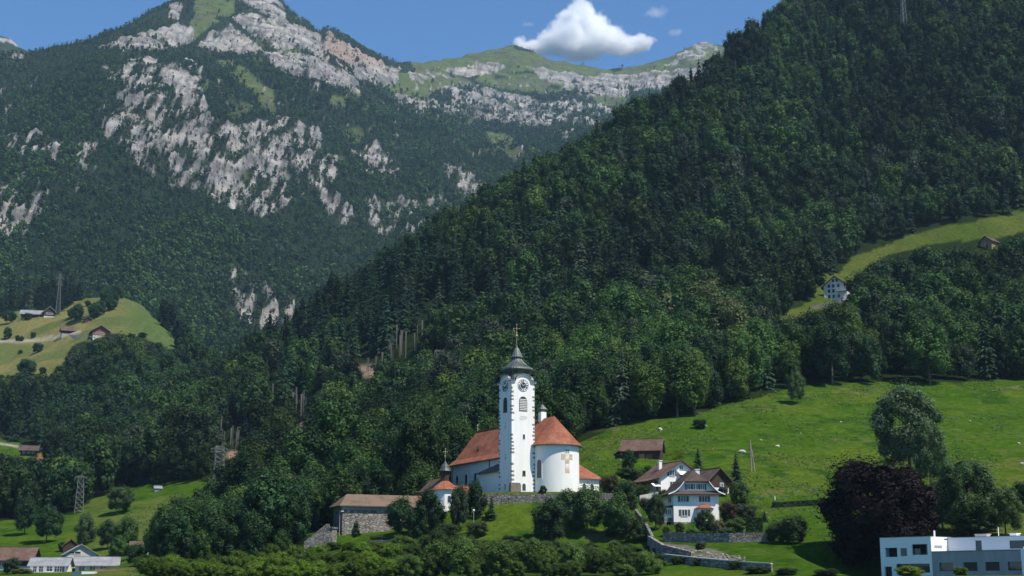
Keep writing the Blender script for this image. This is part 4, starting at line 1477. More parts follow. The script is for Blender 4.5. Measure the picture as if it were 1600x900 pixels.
# hedgerow trees and bushes of the chalet spur
for (a, b, c, d, e, lab) in ((12, 530, 511, 16, 0, 'dark upright tree at the edge of the hay meadow'), (27, 533, 524, 9, 1, 'first of the small round bushes along the meadow track'), (34, 533, 525, 8, 1, 'second small round bush along the meadow track'),
                             (52, 528, 519, 9, 1, 'small bush above the meadow track'), (59, 551, 536, 18, 1, 'broad low bush in the middle of the hay meadow'), (32, 552, 547, 8, 1, 'tiny dark bush low on the hay meadow'), (67, 584, 574, 13, 1, 'round bush at the foot of the hay meadow'),
                             (40, 589, 560, 32, 0, 'dense tree at the foot of the hay meadow'), (120, 505, 474, 22, 0, 'dark tree next to the small hay hut'), (148, 497, 472, 26, 0, 'full tree behind the small hay hut'), (165, 480, 450, 26, 0, 'tall tree of the hedgerow climbing the spur'),
                             (182, 474, 446, 22, 0, 'topmost tree of the hedgerow on the spur'), (137, 478, 470, 12, 1, 'bush beside the hedgerow on the spur'), (105, 470, 462, 10, 1, 'bush on the bright strip under the wood'), (15, 505, 486, 22, 0, 'tree in front of the long farmhouse'),
                             (44, 500, 489, 14, 1, 'bush below the long farmhouse'), (222, 527, 519, 16, 0, 'tree beside the spur wood'), (205, 530, 521, 12, 1, 'low bush under the red-brown chalet'), (172, 486, 462, 22, 0, 'middle tree of the hedgerow climbing the spur'), (157, 492, 470, 20, 0, 'lower tree of the hedgerow above the red-brown chalet'), (112, 498, 480, 16, 0, 'tree between tall pylon and the small hay hut')):
    if e:
        plant_px('shrub', lab, 'bush', a, b, c, d, G_DARK * 1.4, 'b0', 53, trunk=False, ymin=900)
    else:
        plant_px(BT, lab, 'tree', a, b, c, d, G_DARK * 1.5, 'b0', a % 6, ymin=900)

# shrubs of the bright thicket on the bank at the water's edge
sh_x, sh_row = [], []
SHY = (309, 302, 294, 285, 275, 263, 250)
for row_ in range(7):
    v_ = np.arange(230 + (row_ * 11) % 25, 1015 + row_ * 5, 24.5)
    sh_x.append(v_)
    sh_row.append(np.full(len(v_), row_))
sh_x, sh_row = np.concatenate(sh_x), np.concatenate(sh_row)
limit = lambda a: np.interp(a, [230, 290, 330, 380, 430, 470, 520, 600, 640, 700, 760, 800, 900, 960, 1010, 1040], [846, 868, 866, 860, 851, 850, 845, 843, 832, 828, 838, 842, 848, 850, 860, 878]) + 12 * (vnoise(a / 23, 3, 1) - .5)
NSH = 0
for a, row in zip(sh_x, sh_row):
    a = a + random.uniform(-12, 12)
    Yb = SHY[int(row)] + random.uniform(-4, 4)
    if a < 330:
        Yb += (330 - a) * .25
    g0 = P(a, 900, Yb)
    zb = float(gz(g0.x, Yb))
    h = min(max(1.6, P(a, limit(a) + random.uniform(-2, 7), Yb).z - zb), random.choice([1.9, 2.3, 2.7, 3.2, 3.8]) * (1.0 if a < 620 else random.choice([1.0, 1.2, 1.9])))
    bright = .5 + .5 * float(vnoise(a / 60, row, 3))
    yel = a < 620
    col = (np.array([.095, .165, .018]) if yel else np.array([.066, .115, .024])) * random.uniform(.55, 1.35) * bright * 1.35
    w = random.uniform(3.0, 4.6)
    nm = 'shrub'
    lab = 'bright green leafy shrub in the thicket on the near bank below the stone stairs' if yel else 'mid-green leafy shrub in the thicket on the near bank below the church'
    plant(nm, lab, 'bush', 'thicket shrubs below the stone stairs' if yel else 'thicket shrubs below the church', (g0.x, Yb, zb - .3), h, max(w, h * .9), col, 'b0', random.choice([53, 53, 2, 4]), trunk=False)
    NSH += 1
# small shrubs strewn over the church bank and the villa garden
for (a, b, c, d, col, lab) in (
        (700, 840, 818, 40, (.045, .07, .022), 'loose green shrub under the grey-green leaning tree'), (745, 838, 815, 34, (.05, .07, .03), 'loose shrub on the bank under the young slim yew'),
        (590, 846, 836, 26, (.04, .075, .02), 'low shrub at the lower edge of the sunny lawn'), (800, 848, 836, 30, (.035, .06, .02), 'low shrub along the path under the lawn'),
        (1010, 800, 778, 24, (.055, .075, .025), 'pale shrub under the chalet terrace'), (1003, 775, 758, 26, (.04, .06, .02), 'shrub at the side of the chalet terrace'),
        (1135, 840, 824, 26, (.05, .085, .03), 'low shrub on the garden wall'), (1080, 840, 826, 20, (.05, .075, .03), 'shrub behind the white garden bench wall'), (1042, 838, 822, 14, (.05, .08, .02), 'bright small shrub beside the arch'),
        (1095, 858, 846, 20, (.045, .06, .025), 'shrub growing out of the rubble slope'), (1035, 782, 765, 18, (.05, .07, .025), 'shrub under the chalet awning'), (1130, 775, 760, 16, (.035, .055, .02), 'bush below the dark small barn'),
        (1090, 884, 872, 18, (.04, .07, .02), 'small shrub below the road parapet'), (1060, 882, 868, 22, (.035, .06, .02), 'dark shrub below the road parapet'), (1150, 890, 874, 26, (.035, .06, .02), 'shrub in front of the parapet end'), (1230, 898, 886, 40, (.03, .055, .018), 'spreading bush at the meadow foot'),
        (1290, 900, 888, 40, (.03, .05, .018), 'dark spreading bush near the copper beech foot'), (1185, 896, 884, 40, (.03, .055, .018), 'low spreading bush beyond the parapet')):
    plant_px('shrub', lab, 'bush', a, b, c, d, np.array(col), 'b0', 53, trunk=False)


# ================================================================== church
ch = thing('church', CH_O, CH_ROT, 'large white church with red tiled roofs and a tall clock tower under a bell-shaped dome', 'church')
zt = lambda py, Y=342.: P(800, py, Y).z - ZPL
T0 = 3.2
zc = zt(597)
tw = MB()
tw.box(-T0, T0, -T0, T0, -1.5, zc)
ARC_W, ARC_H = 2.05, 1.55


def arc_pts(k=14):
    pts = [(-T0 - .45, 0), (-ARC_W - .55, .05)]
    for i in range(k + 1):
        a = math.pi * (1 - i / k)
        x = (ARC_W + .1) * math.cos(a)
        pts.append((x, .25 + ARC_H * math.sin(a) ** .9))
    pts += [(ARC_W + .55, .05), (T0 + .45, 0)]
    return pts


FACES = [(Vector((0, -T0, 0)), Vector((1, 0, 0)), Vector((0, -1, 0))), (Vector((T0, 0, 0)), Vector((0, 1, 0)), Vector((1, 0, 0))),
         (Vector((0, T0, 0)), Vector((-1, 0, 0)), Vector((0, 1, 0))), (Vector((-T0, 0, 0)), Vector((0, -1, 0)), Vector((-1, 0, 0)))]
UP = Vector((0, 0, 1))
for o, r, n in FACES:
    poly = [(a, b) for a, b in arc_pts() if abs(a) <= ARC_W + .2]
    poly = [(-ARC_W - .3, -.3)] + poly + [(ARC_W + .3, -.3)]
    tw.prism([o + n * .012 + r * a + UP * (zc + b) for a, b in poly], n * -1.6)
tower = tw.build('tower', M['plaster'], ch)
cn = MB()
for o, r, n in FACES:
    pts = arc_pts()
    for (a0, b0), (a1, b1) in zip(pts[:-1], pts[1:]):
        cn.prism([o + n * -.3 + r * a0 + UP * (zc + b0 + .02), o + n * -.3 + r * a1 + UP * (zc + b1 + .02), o + n * -.3 + r * a1 + UP * (zc + b1 + .34), o + n * -.3 + r * a0 + UP * (zc + b0 + .34)], n * .72)
cn.build('cornice', M['stone_trim'] if False else M['lead'], tower)
cn = MB()
for o, r, n in FACES:
    pts = arc_pts()
    for (a0, b0), (a1, b1) in zip(pts[:-1], pts[1:]):
        cn.prism([o + r * a0 * .97 + UP * (zc + b0 - .2), o + r * a1 * .97 + UP * (zc + b1 - .2), o + r * a1 * .97 + UP * (zc + b1 + .01), o + r * a0 * .97 + UP * (zc + b0 + .01)], n * .30)
cn.build('moulding', M['plaster'], tower)
# quoins: toothed corner stones
qn = MB()
z = .5
k = 0
while z < zc - 1.2:
    hq = .42 * random.uniform(.8, 1.3)
    for sx in (-1, 1):
        for sy in (-1, 1):
            la, lb = random.uniform(.3, .75), random.uniform(.3, .75)
            x0, x1 = sorted((sx * (T0 + .03), sx * (T0 - la)))
            y0, y1 = sorted((sy * (T0 + .03), sy * (T0 - lb)))
            if (k % 2) == 0 and random.random() < .85:
                qn.box(x0, x1, y0, y1, z, z + hq)
    z += hq
    k += 1
qn.build('quoins', M['quoin'], tower)

# dome: bell-shaped sheet metal roof
zd = lambda py: zt(py, 345.)
sk_ = MB()
prof = [(zc + .15, 4.75), (zd(590), 4.3), (zd(586), 4.05), (zd(581), 4.0)]
dm = MB()
k8 = 16


def sqlathe(mb, prof, n=32, pw=lambda z: 1):
    vs = []
    for z, r in prof:
        q = pw(z)
        for i in range(n):
            a = 2 * math.pi * (i + .5) / n
            c, s_ = math.cos(a), math.sin(a)
            m = (abs(c) ** q + abs(s_) ** q) ** (-1 / q)
            vs.append((c * r * m, s_ * r * m, z))
    fs = []
    for k in range(len(prof) - 1):
        for i in range(n):
            j = (i + 1) % n
            fs.append((k * n + i, k * n + j, (k + 1) * n + j, (k + 1) * n + i))
    fs.append(tuple(range(n - 1, -1, -1)))
    fs.append(tuple((len(prof) - 1) * n + i for i in range(n)))
    mb.add(vs, fs)


pr = [(zc - .2, 3.1), (zc + .4, 3.0), (zd(589), 2.75), (zd(586), 2.7), (zd(582), 3.1), (zd(579.5), 3.4), (zd(578), 3.45), (zd(576), 3.3), (zd(573.5), 2.85), (zd(570.5), 2.3), (zd(567), 1.75), (zd(563.5), 1.36), (zd(561.5), 1.2),
      (zd(560.5), 1.22), (zd(559.2), 1.42), (zd(558), 1.42), (zd(556.5), 1.25), (zd(552), .95), (zd(548), .68), (zd(544), .4), (zd(540), .18), (zd(537), .09)]
z_lo, z_hi = zc, zd(566)
sqlathe(dm, pr, 32, lambda z: 2 + 4.5 * max(0, min(1, (z_hi - z) / (z_hi - z_lo))))
dome = dm.build('dome', M['metal_dome'], tower)
rb_ = MB()
for i in range(16):
    a = 2 * math.pi * i / 16
    for (z0, r0), (z1, r1) in zip(pr[3:-3], pr[4:-2]):
        q0 = 2 + 4.5 * max(0, min(1, (z_hi - z0) / (z_hi - z_lo)))
        q1 = 2 + 4.5 * max(0, min(1, (z_hi - z1) / (z_hi - z_lo)))
        c, s_ = math.cos(a), math.sin(a)
        m0 = (abs(c) ** q0 + abs(s_) ** q0) ** (-1 / q0)
        m1 = (abs(c) ** q1 + abs(s_) ** q1) ** (-1 / q1)
        rb_.tube((c * r0 * m0, s_ * r0 * m0, z0), (c * r1 * m1, s_ * r1 * m1, z1), .06, .06, 4)
rb_.build('seam', M['lead'], dome)
cr = MB()
cr.tube((0, 0, zd(538)), (0, 0, zd(508.5)), .07, .05)
cr.ball((0, 0, zd(525)), .34)
cr.ball((0, 0, zd(519.8)), .2)
zx = zd(513.5)
for sgn in (-1, 1):
    cr.tube((0, 0, zx), (sgn * .72 * math.cos(-CH_ROT), sgn * .72 * math.sin(-CH_ROT), zx), .09, .07)
    cr.ball((sgn * .74 * math.cos(-CH_ROT), sgn * .74 * math.sin(-CH_ROT), zx), .16, 6)
cr.ball((0, 0, zx), .22)
cr.ball((0, 0, zd(507.6)), .18)
cr.build('cross', M['gold'], dome)

# clocks
ROM = ['XII', 'I', 'II', 'III', 'IIII', 'V', 'VI', 'VII', 'VIII', 'IX', 'X', 'XI']


def clock(o, r, n, zcen, rad):
    c = Vector((o.x, o.y, zcen))
    mk = lambda a, b, d: c + r * a + UP * b + n * d
    d_ = MB()
    nseg = 40
    d_.prism([mk(rad * math.cos(2 * math.pi * i / nseg), rad * math.sin(2 * math.pi * i / nseg), .0) for i in range(nseg)], n * .06)
    dial = d_.build('clock_face', M['dial'], tower)
    b_ = MB()
    for i in range(nseg):
        a0, a1 = 2 * math.pi * i / nseg, 2 * math.pi * (i + 1) / nseg
        b_.prism([mk(rad * math.cos(a0), rad * math.sin(a0), .0), mk(rad * math.cos(a1), rad * math.sin(a1), .0), mk(rad * 1.05 * math.cos(a1), rad * 1.05 * math.sin(a1), .0), mk(rad * 1.05 * math.cos(a0), rad * 1.05 * math.sin(a0), .0)], n * .09)
    b_.build('rim', M['lead'], dial)
    k_ = MB()
    k_.prism([mk(.56 * rad * math.cos(2 * math.pi * i / nseg), .56 * rad * math.sin(2 * math.pi * i / nseg), .05) for i in range(nseg)], n * .03)
    k_.build('clock_centre', M['dark_blue'], dial)
    m_ = MB()
    for h in range(12):
        th = math.pi / 2 - 2 * math.pi * h / 12
        e = Vector((math.cos(th), math.sin(th)))
        t_ = Vector((math.sin(th), -math.cos(th)))
        s_ = ROM[h]
        wd = {'I': .13, 'V': .26, 'X': .26}
        tot = sum(wd[q] for q in s_)
        x = -tot / 2
        r0, r1 = .62 * rad, .93 * rad

        def bar(xa, xb):
            hw = .055
            pts = [e * r0 + t_ * (xa - hw), e * r0 + t_ * (xa + hw), e * r1 + t_ * (xb + hw), e * r1 + t_ * (xb - hw)]
            m_.prism([mk(p.x, p.y, .055) for p in pts], n * .02)
        for q in s_:
            cx2 = x + wd[q] / 2
            if q == 'I':
                bar(cx2, cx2)
            elif q == 'V':
                bar(cx2, cx2 - .1)
                bar(cx2, cx2 + .1)
            else:
                bar(cx2 - .1, cx2 + .1)
                bar(cx2 + .1, cx2 - .1)
            x += wd[q]
    m_.build('numerals', M['black'], dial)
    for ang, ln, wdt in ((math.pi / 2 + .85, rad * .62, .13), (math.pi / 2 - 1.05, rad * .85, .1)):
        h_m = MB()
        e = Vector((math.cos(ang), math.sin(ang)))
        t_ = Vector((-e.y, e.x))
        pts = [e * -.3 + t_ * wdt * .5, e * -.3 - t_ * wdt * .5, e * ln * .7 - t_ * wdt, e * ln, e * ln * .7 + t_ * wdt]
        h_m.prism([mk(p.x, p.y, .1) for p in pts], n * .03)
        h_m.build('hand', M['gold'], dial)


for fi_, zf in ((0, 602), (3, 602)):
    o, r, n = FACES[fi_]
    clock(o + n * .012, r, n, zt(602.0), 1.42)


def belfry(o, r, n, zb, w, h):
    f = window(tower, o, r, n, zb, w, h, arch=True, fm=M['stone_trim'], pm=M['black'], fw=.14, name='belfry_window')
    lv = MB()
    hw = w / 2
    k = 7
    for i in range(k):
        zz = zb + .15 + i * (h - .45) / k
        lim = hw if zz < zb + h - hw else math.sqrt(max(.05, hw * hw - (zz + .15 - (zb + h - hw)) ** 2))
        a = o + n * .03 - r * lim
        lv.prism([Vector((o.x, o.y, zz)) - r * lim + n * .03, Vector((o.x, o.y, zz)) + r * lim + n * .03, Vector((o.x, o.y, zz + .2)) + r * lim + n * .03, Vector((o.x, o.y, zz + .2)) - r * lim + n * .03], n * .1 - UP * .05)
    return f, lv


o, r, n = FACES[0]
f, lv = belfry(o, r, n, zt(641.5), 2.0, zt(620) - zt(641.5))
lv.build('louvre', M['louvre'], f)
o, r, n = FACES[3]
f, lv = belfry(o, r, n, zt(643), 1.7, zt(620.5) - zt(643))
o, r, n = FACES[0]
window(tower, o + r * .2, r, n, zt(686), .55, zt(678.5) - zt(686), fm=M['plaster'], pm=M['black'], bars=0, sill=False, fw=.1)
window(tower, o + r * .2, r, n, zt(742.5), .6, zt(736) - zt(742.5), fm=M['stone_trim'], pm=M['black'], bars=0, fw=.12)
window(tower, o + r * .2, r, n, zt(765.5), .7, zt(756) - zt(765.5), arch=True, fm=M['stone_trim'], pm=M['glass'], fw=.12)
mu = MB()
mu.prism([o + r * a + UP * b + n * .0 for a, b in [(-1.1, zt(655)), (-.3, zt(657)), (.9, zt(655)), (1.2, zt(651)), (.4, zt(649)), (-.8, zt(650))]], n * .012)
mu.build('faded_mural', M['fade'], tower)
o, r, n = FACES[3]
for p1, p2 in ((658.5, 671), (708, 719)):
    orn = MB()
    za, zb_ = zt(p2), zt(p1)
    zm = (za + zb_) / 2
    orn.prism([o + UP * za, o + r * .16 + UP * (za + .5), o + UP * (za + .75), o - r * .16 + UP * (za + .5)], n * .015)
    orn.prism([o + r * -.3 + UP * (zm - .1), o + UP * (zm - .35), o + r * .3 + UP * (zm - .1), o + UP * (zm + .2)], n * .015)
    orn.prism([o + r * -.12 + UP * (zm + .4), o + r * .12 + UP * (zm + .4), o + r * .12 + UP * zb_, o + r * -.12 + UP * zb_], n * .015)
    orn.build('painted_ornament', M['fade2'], tower)
window(tower, o, r, n, zt(764), .5, 1.3, fm=M['plaster'], pm=M['black'], bars=0, sill=False, fw=.1)
bt = MB()
bt.prism([(-T0 - .5, -T0 - .5, -1.5), (-.9, -T0 - .5, -1.5), (-.9, -T0 + .4, -1.5), (-T0 - .5, -T0 + .4, -1.5)], (0, 0, 1.5 + zt(757)))
bt.prism([(-T0 - .45, -T0 - .45, zt(757)), (-1.1, -T0 - .45, zt(757)), (-1.1, -T0 + .3, zt(757)), (-T0 - .45, -T0 + .3, zt(757))], (0, 0, .35))
bt.build('buttress', M['stone_trim'], tower)

# nave, choir, apse
ZE, ZR = 10.4, 19.4
AX, AY, AR = 9.2, -2.6, 6.0
nv = MB()
nv.box(1.2, 17.2, 8, 38, -1.5, ZE - .5)
gpn = [(1.2, ZE - .5), (17.2, ZE - .5), (17.2, ZE - .28), (AX + 6.6, ZE + .68), (AX, ZR - .3), (AX - 6.6, ZE + .68), (1.2, ZE - .28)]
nv.prism([(a, 38, b) for a, b in gpn], (0, -.4, 0))
nv.prism([(a, 8.0, b) for a, b in gpn], (0, .4, 0))
nv.build('nave', M['plaster'], ch)
ZA = ZE + 1.45
chw_ = MB()
chw_.box(3.25, 15.2, AY, 7.96, -1.5, ZA + .3)
chw_.build('choir', M['plaster'], ch)
ap = MB()
ap.lathe([(-1.5, AR), (ZA + .5, AR)], 48, (AX, AY), math.pi, 2 * math.pi)
ap.build('apse', M['plaster'], ch, smooth=False)
rf = MB()
k = (ZR - ZE) / 8.0
for sgn in (-1, 1):
    xe = AX + sgn * 8.8
    xm = AX + sgn * 6.6
    ze, zm = ZE - .55, ZE + .95
    # slightly bell-cast slope: shallower foot, steeper top
    rf.slab([(xe, 7.3, ze), (xm, 7.3, zm), (xm, 38.7, zm), (xe, 38.7, ze)], .25)
    rf.slab([(xm, 7.3, zm), (AX, 7.3, ZR), (AX, 38.7, ZR), (xm, 38.7, zm)], .25)
rf.box(AX - .2, AX + .2, 7.2, 38.8, ZR - .05, ZR + .15)
nr = rf.build('nave_roof', M['tile_red'], ch)
rf = MB()
for sgn in (-1, 1):
    xe = AX + sgn * 6.8
    xm = AX + sgn * 5.6
    rf.slab([(xe, AY, ZA + .1), (xm, AY, ZA + 1.3), (xm, 7.25, ZA + 1.3), (xe, 7.25, ZA + .1)], .22)
    rf.slab([(xm, AY, ZA + 1.3), (AX, AY, ZR), (AX, 7.25, ZR), (xm, 7.25, ZA + 1.3)], .22)
prof = [(ZA + .1, 6.8), (ZA + 1.3, 5.6), (ZR - .02, .05)]
rf.lathe([(ZA - .12, 6.8)] + prof, 48, (AX, AY), math.pi, 2 * math.pi)
rf.build('apse_roof', M['tile_red'], ch)
gt = MB()
gt.lathe([(ZA - .1, 6.82), (ZA - .1, 6.98), (ZA + .1, 6.98), (ZA + .1, 6.82)], 48, (AX, AY), math.pi, 2 * math.pi, cap=False)
gt.build('gutter', M['lead'], ch)
th = -60


def apse_frame(thd, rad=AR):
    a = R(thd)
    nw = Vector((math.sin(a), -math.cos(a), 0))
    n_ = Matrix.Rotation(-CH_ROT, 3, 'Z') @ nw
    o_ = Vector((AX, AY, 0)) + n_ * rad * math.cos(math.pi / 96)
    r_ = Vector((-n_.y, n_.x, 0))
    return o_, r_, n_


o, r, n = apse_frame(-40)
window(ch, o, r, n, zt(745, 339), 1.3, zt(716, 339) - zt(745, 339), arch=True, fm=M['plaster2'], fw=.22)
o, r, n = apse_frame(29)
window(ch, o, r, n, zt(706.5, 339), 1.1, .95, fm=M['plaster2'], pm=M['fade2'], bars=1, sill=False)
cz0 = zt(737.5, 339)
for (dth, zz, ww, hh, mm) in ((0, cz0, 1.15, 1.05, 'ochre'), (0, cz0 + 1.13, 1.15, 1.05, 'ochre_pale'), (0, cz0 + 2.26, 1.15, .95, 'ochre'), (0, cz0 + 3.28, 1.15, 1.3, 'ochre_pale'), (-10.6, cz0 + 3.2, .95, 1.38, 'ochre'), (10.6, cz0 + 3.2, .95, 1.38, 'ochre')):
    o, r, n = apse_frame(29 + dth)
    pn = MB()
    pn.prism([o + r * -ww / 2 + UP * zz, o + r * ww / 2 + UP * zz, o + r * ww / 2 + UP * (zz + hh), o + r * -ww / 2 + UP * (zz + hh)], n * .03)
    pn.prism([o + n * .03 + r * -ww * .3 + UP * (zz + .2), o + n * .03 + r * ww * .3 + UP * (zz + .2), o + n * .03 + r * ww * .3 + UP * (zz + hh - .2), o + n * .03 + r * -ww * .3 + UP * (zz + hh - .2)], n * .012)
    pn.build('painted_cross_panel', M[mm], ch)
o, r, n = apse_frame(-68, AR + .12)
dp = MB()
dp.tube(o + UP * -.5, o + UP * (ZA - .2), .12)
dp.build('downpipe', M['lead'], ch)
# nave windows on the lake side
for yy in (34.5, 29.3, 24.1, 18.9):
    window(ch, Vector((1.2, yy, 0)), Vector((0, -1, 0)), Vector((-1, 0, 0)), 2.4, 1.25, 4.6, arch=True, fm=M['plaster2'], fw=.22)
dp = MB()
dp.tube((1.05, 16.2, -.5), (1.05, 16.2, ZE - .3), .11)
dp.tube((1.05, 37.2, -.5), (1.05, 37.2, ZE - .3), .11)
dp.build('downpipe', M['lead'], ch)
dr = MB()
dr.prism([(4.0, 27.6, ZE + 2.6), (4.0, 28.8, ZE + 2.6), (4.0, 28.2, ZE + 3.9)], (1.6, 0, 0))
dr.build('dormer', M['wood_dark'], nr)
fn = MB()
fn.tube((AX, 38.2, ZR), (AX, 38.2, ZR + 1.6), .09)
fn.ball((AX, 38.2, ZR + 1.7), .28)
fn.build('finial', M['gold'], nr)
# little chimney on the choir ridge
cm = MB()
cm.box(AX - .75, AX + .75, 2.6, 4.0, ZR - 1.6, ZR + 1.6)
c1 = cm.build('chimney', M['plaster'], ch)
cm = MB()
cm.box(AX - .7, AX + .7, 2.65, 3.95, ZR + 1.6, ZR + 2.3)
cm.add([(AX - 1, 2.4, ZR + 2.3), (AX + 1, 2.4, ZR + 2.3), (AX + 1, 4.2, ZR + 2.3), (AX - 1, 4.2, ZR + 2.3), (AX, 3.3, ZR + 3.6)], [(3, 2, 1, 0), (0, 1, 4), (1, 2, 4), (2, 3, 4), (3, 0, 4)])
cm.tube((AX, 3.3, ZR + 3.3), (AX, 3.3, ZR + 4.6), .07)
cm.build('chimney_cap', M['metal_dome'], c1)
# stair annexe between tower and nave
an = MB()
an.box(-3.15, 1.17, 3.23, 13.0, -1.5, 6.1)
an.build('stair_annexe', M['plaster'], ch)
ar_ = MB()
ar_.slab([(-4.0, 3.25, 5.9), (1.17, 3.25, 8.6), (1.17, 10.5, 8.6), (-4.0, 13.8, 5.9)], .22)
ar_.slab([(-4.0, 13.8, 5.9), (1.17, 10.5, 8.6), (1.17, 13.8, 5.9)], .22)
ar_.build('annexe_roof', M['tile_brown'], ch)
po = MB()
po.slab([(-3.4, 13.0, 2.6), (1.15, 13.0, 3.0), (1.15, 17.0, 3.0), (-3.4, 17.0, 2.6)], .5)
po.box(-3.2, -2.9, 16.6, 16.9, -1.5, 2.15)
po.box(-3.2, -2.9, 13.2, 13.5, -1.5, 2.15)
po.build('porch', M['wood_dark'], ch)
# sacristy on the far side
sc_ = MB()
sc_.box(15.25, 24.0, .5, 10, -1.5, 4.9)
sc_.build('sacristy', M['plaster'], ch)
sr = MB()
sr.slab([(14.6, -.2, 4.7), (24.8, -.2, 4.7), (20.2, 5.2, 9.0), (14.6, 5.2, 9.0)], .22)
sr.slab([(24.8, -.2, 4.7), (24.8, 10.7, 4.7), (20.2, 5.2, 9.0)], .22)
sr.slab([(24.8, 10.7, 4.7), (14.6, 10.7, 4.7), (14.6, 5.2, 9.0), (20.2, 5.2, 9.0)], .22)
sr.build('sacristy_roof', M['tile_red'], ch)
for xx in (19.6, 21.9):
    window(ch, Vector((xx, .5, 0)), Vector((1, 0, 0)), Vector((0, -1, 0)), 1.7, .95, 1.75, arch=True, fm=M['plaster2'], fw=.16)

# ================================================================== chapel with turret
s = SITE['chapel']
cp = thing('chapel', s, R(24), 'small white chapel with a red tent roof and little onion turret below the church', 'chapel')
zq = lambda py: P(695, py, 338).z - s.z
w_ = MB()
oc = [(3.0 * math.cos(R(22.5 + 45 * i)), 3.0 * math.sin(R(22.5 + 45 * i)), -2) for i in range(8)]
w_.prism(oc, (0, 0, 2 + zq(766)))
w_.box(-2.6, 2.6, 1.5, 9, -2, zq(767))
w_.build('wall', M['plaster'], cp)
w_ = MB()
ze, zr = zq(766), zq(747)
ring = [(3.7 * math.cos(R(22.5 + 45 * i)), 3.7 * math.sin(R(22.5 + 45 * i)), ze) for i in range(8)]
w_.add(ring + [(0, 0, zr)] + [(0, 0, ze - .1)], [(i, (i + 1) % 8, 8) for i in range(8)] + [((i + 1) % 8, i, 9) for i in range(8)])
w_.build('tent_roof', M['tile_red'], cp)
w_ = MB()
for sgn in (-1, 1):
    w_.slab([(sgn * 3.4, .6, ze - .1), (0, .6, zq(746)), (0, 9.6, zq(746)), (sgn * 3.4, 9.6, ze - .1)], .2)
nrf = w_.build('roof', M['tile_brown'], cp)
w_ = MB()
w_.tube((0, 9.4, zq(746)), (0, 9.4, zq(740)), .06)
w_.ball((0, 9.4, zq(739)), .22)
w_.build('finial', M['gold'], nrf)
w_ = MB()
w_.lathe([(zr - 1.0, .95), (zq(736), .9)], 8, (0, 0), R(22.5), R(22.5) + 2 * math.pi)
tu = w_.build('turret', M['wood_dark'], cp)
w_ = MB()
w_.lathe([(zq(736.2), 1.55), (zq(735), 1.45), (zq(732), 1.2), (zq(729), 1.05), (zq(726), .7), (zq(723), .3), (zq(720), .1), (zq(716), .05)], 16)
w_.build('onion_dome', M['metal_dome'], tu)
w_ = MB()
w_.tube((0, 0, zq(718)), (0, 0, zq(701)), .06)
w_.ball((0, 0, zq(713)), .28)
for sgn in (-1, 1):
    w_.tube((0, 0, zq(706)), (sgn * .5, 0, zq(706)), .06)
    w_.ball((sgn * .5, 0, zq(706)), .12, 6)
w_.ball((0, 0, zq(701)), .13, 6)
w_.build('cross', M['gold'], tu)
a = 2.771
window(cp, Vector((0, -a, 0)), Vector((1, 0, 0)), Vector((0, -1, 0)), zq(786), .8, 1.6, arch=True, fm=M['plaster2'])
e1_ = R(-45)
n_ = Vector((math.sin(R(45)), -math.cos(R(45)), 0))
window(cp, n_ * a, Vector((-n_.y, n_.x, 0)), n_, zq(786), .8, 1.6, arch=True, fm=M['plaster2'])
lk = MB()
lk.box(2.4, 6.5, .4, 4.4, -2, zq(772))
lk.build('side_room', M['plaster'], cp)
lk = MB()
lk.slab([(2.6, -.3, zq(773)), (7.2, -.3, zq(773)), (7.2, 2.4, zq(757)), (2.6, 2.4, zq(757))], .2)
lk.slab([(2.6, 5.0, zq(773)), (7.2, 5.0, zq(773)), (7.2, 2.4, zq(757)), (2.6, 2.4, zq(757))], .2)
lk.build('side_roof', M['tile_red'], cp)

# ================================================================== long stone building
s = SITE['stone_house']
zq = lambda py, Y=333.: P(572, py, Y).z - s.z
st_ = thing('stone_building', s, R(22), 'long rubble-stone building with a mossy brown hipped roof beside the stone stairs', 'building')
xa, xb, dd = -5.8, 15.5, 8.0
w_ = MB()
w_.box(xa, xb, 0, dd, -4, zq(797))
w_.build('wall', M['stone'], st_)
w_ = MB()
w_.box(xa - .03, xb + .03, -.03, dd + .03, zq(797), zq(790))
w_.build('plaster_band', M['concrete'], st_)
w_ = MB()
ze, zr = zq(790.5), zq(771)
yr = dd / 2
w_.slab([(xa - .9, -.9, ze), (xb + .6, -.9, ze), (xb + .6, yr, zr), (xa + 2.0, yr, zr)], .22)
w_.slab([(xa - .9, dd + .9, ze), (xb + .6, dd + .9, ze), (xb + .6, yr, zr), (xa + 2.0, yr, zr)], .22)
w_.slab([(xa - .9, -.9, ze), (xa - .9, dd + .9, ze), (xa + 2.0, yr, zr)], .22)
w_.build('roof', M['tile_old'], st_)
dw = MB()
dw.box(xa - .08, xa + .02, 2.0, 3.4, -1.2, 1.9)
dw.build('door', M['wood_dark'], st_)
window(st_, Vector((xa, 5.6, 0)), Vector((0, -1, 0)), Vector((-1, 0, 0)), 1.2, .9, 1.6, fm=M['stone_trim'])

# stone stairs and their arched landing
sp0 = P(500, 846, 322)
sp0.z = float(gz(sp0.x, 322))
ss = thing('stone_stairs', sp0, R(-12), 'flight of pale stone stairs with rubble sides climbing to the long stone building', 'stairs')
w_ = MB()
nst = 16
for i in range(nst):
    w_.box(-3.4 + i * .34, -3.4 + (i + 1) * .34, 0, 2.2, -1.5, .4 + (i + 1) * .24)
w_.build('steps', M['concrete_pale'], ss)
w_ = MB()
w_.prism([(-3.6, -.45, -1.5), (2.2, -.45, -1.5), (2.2, -.45, 5.2), (1.6, -.45, 5.2), (-3.6, -.45, 1.3)], (0, .43, 0))
w_.build('side_wall', M['stone'], ss)
w_ = MB()
w_.box(2.25, 3.1, -.4, 2.4, -1.5, 4.2)
w_.box(2.05, 3.3, -.6, 2.6, 4.2, 4.5)
w_.build('gate_pier', M['stone'], ss)

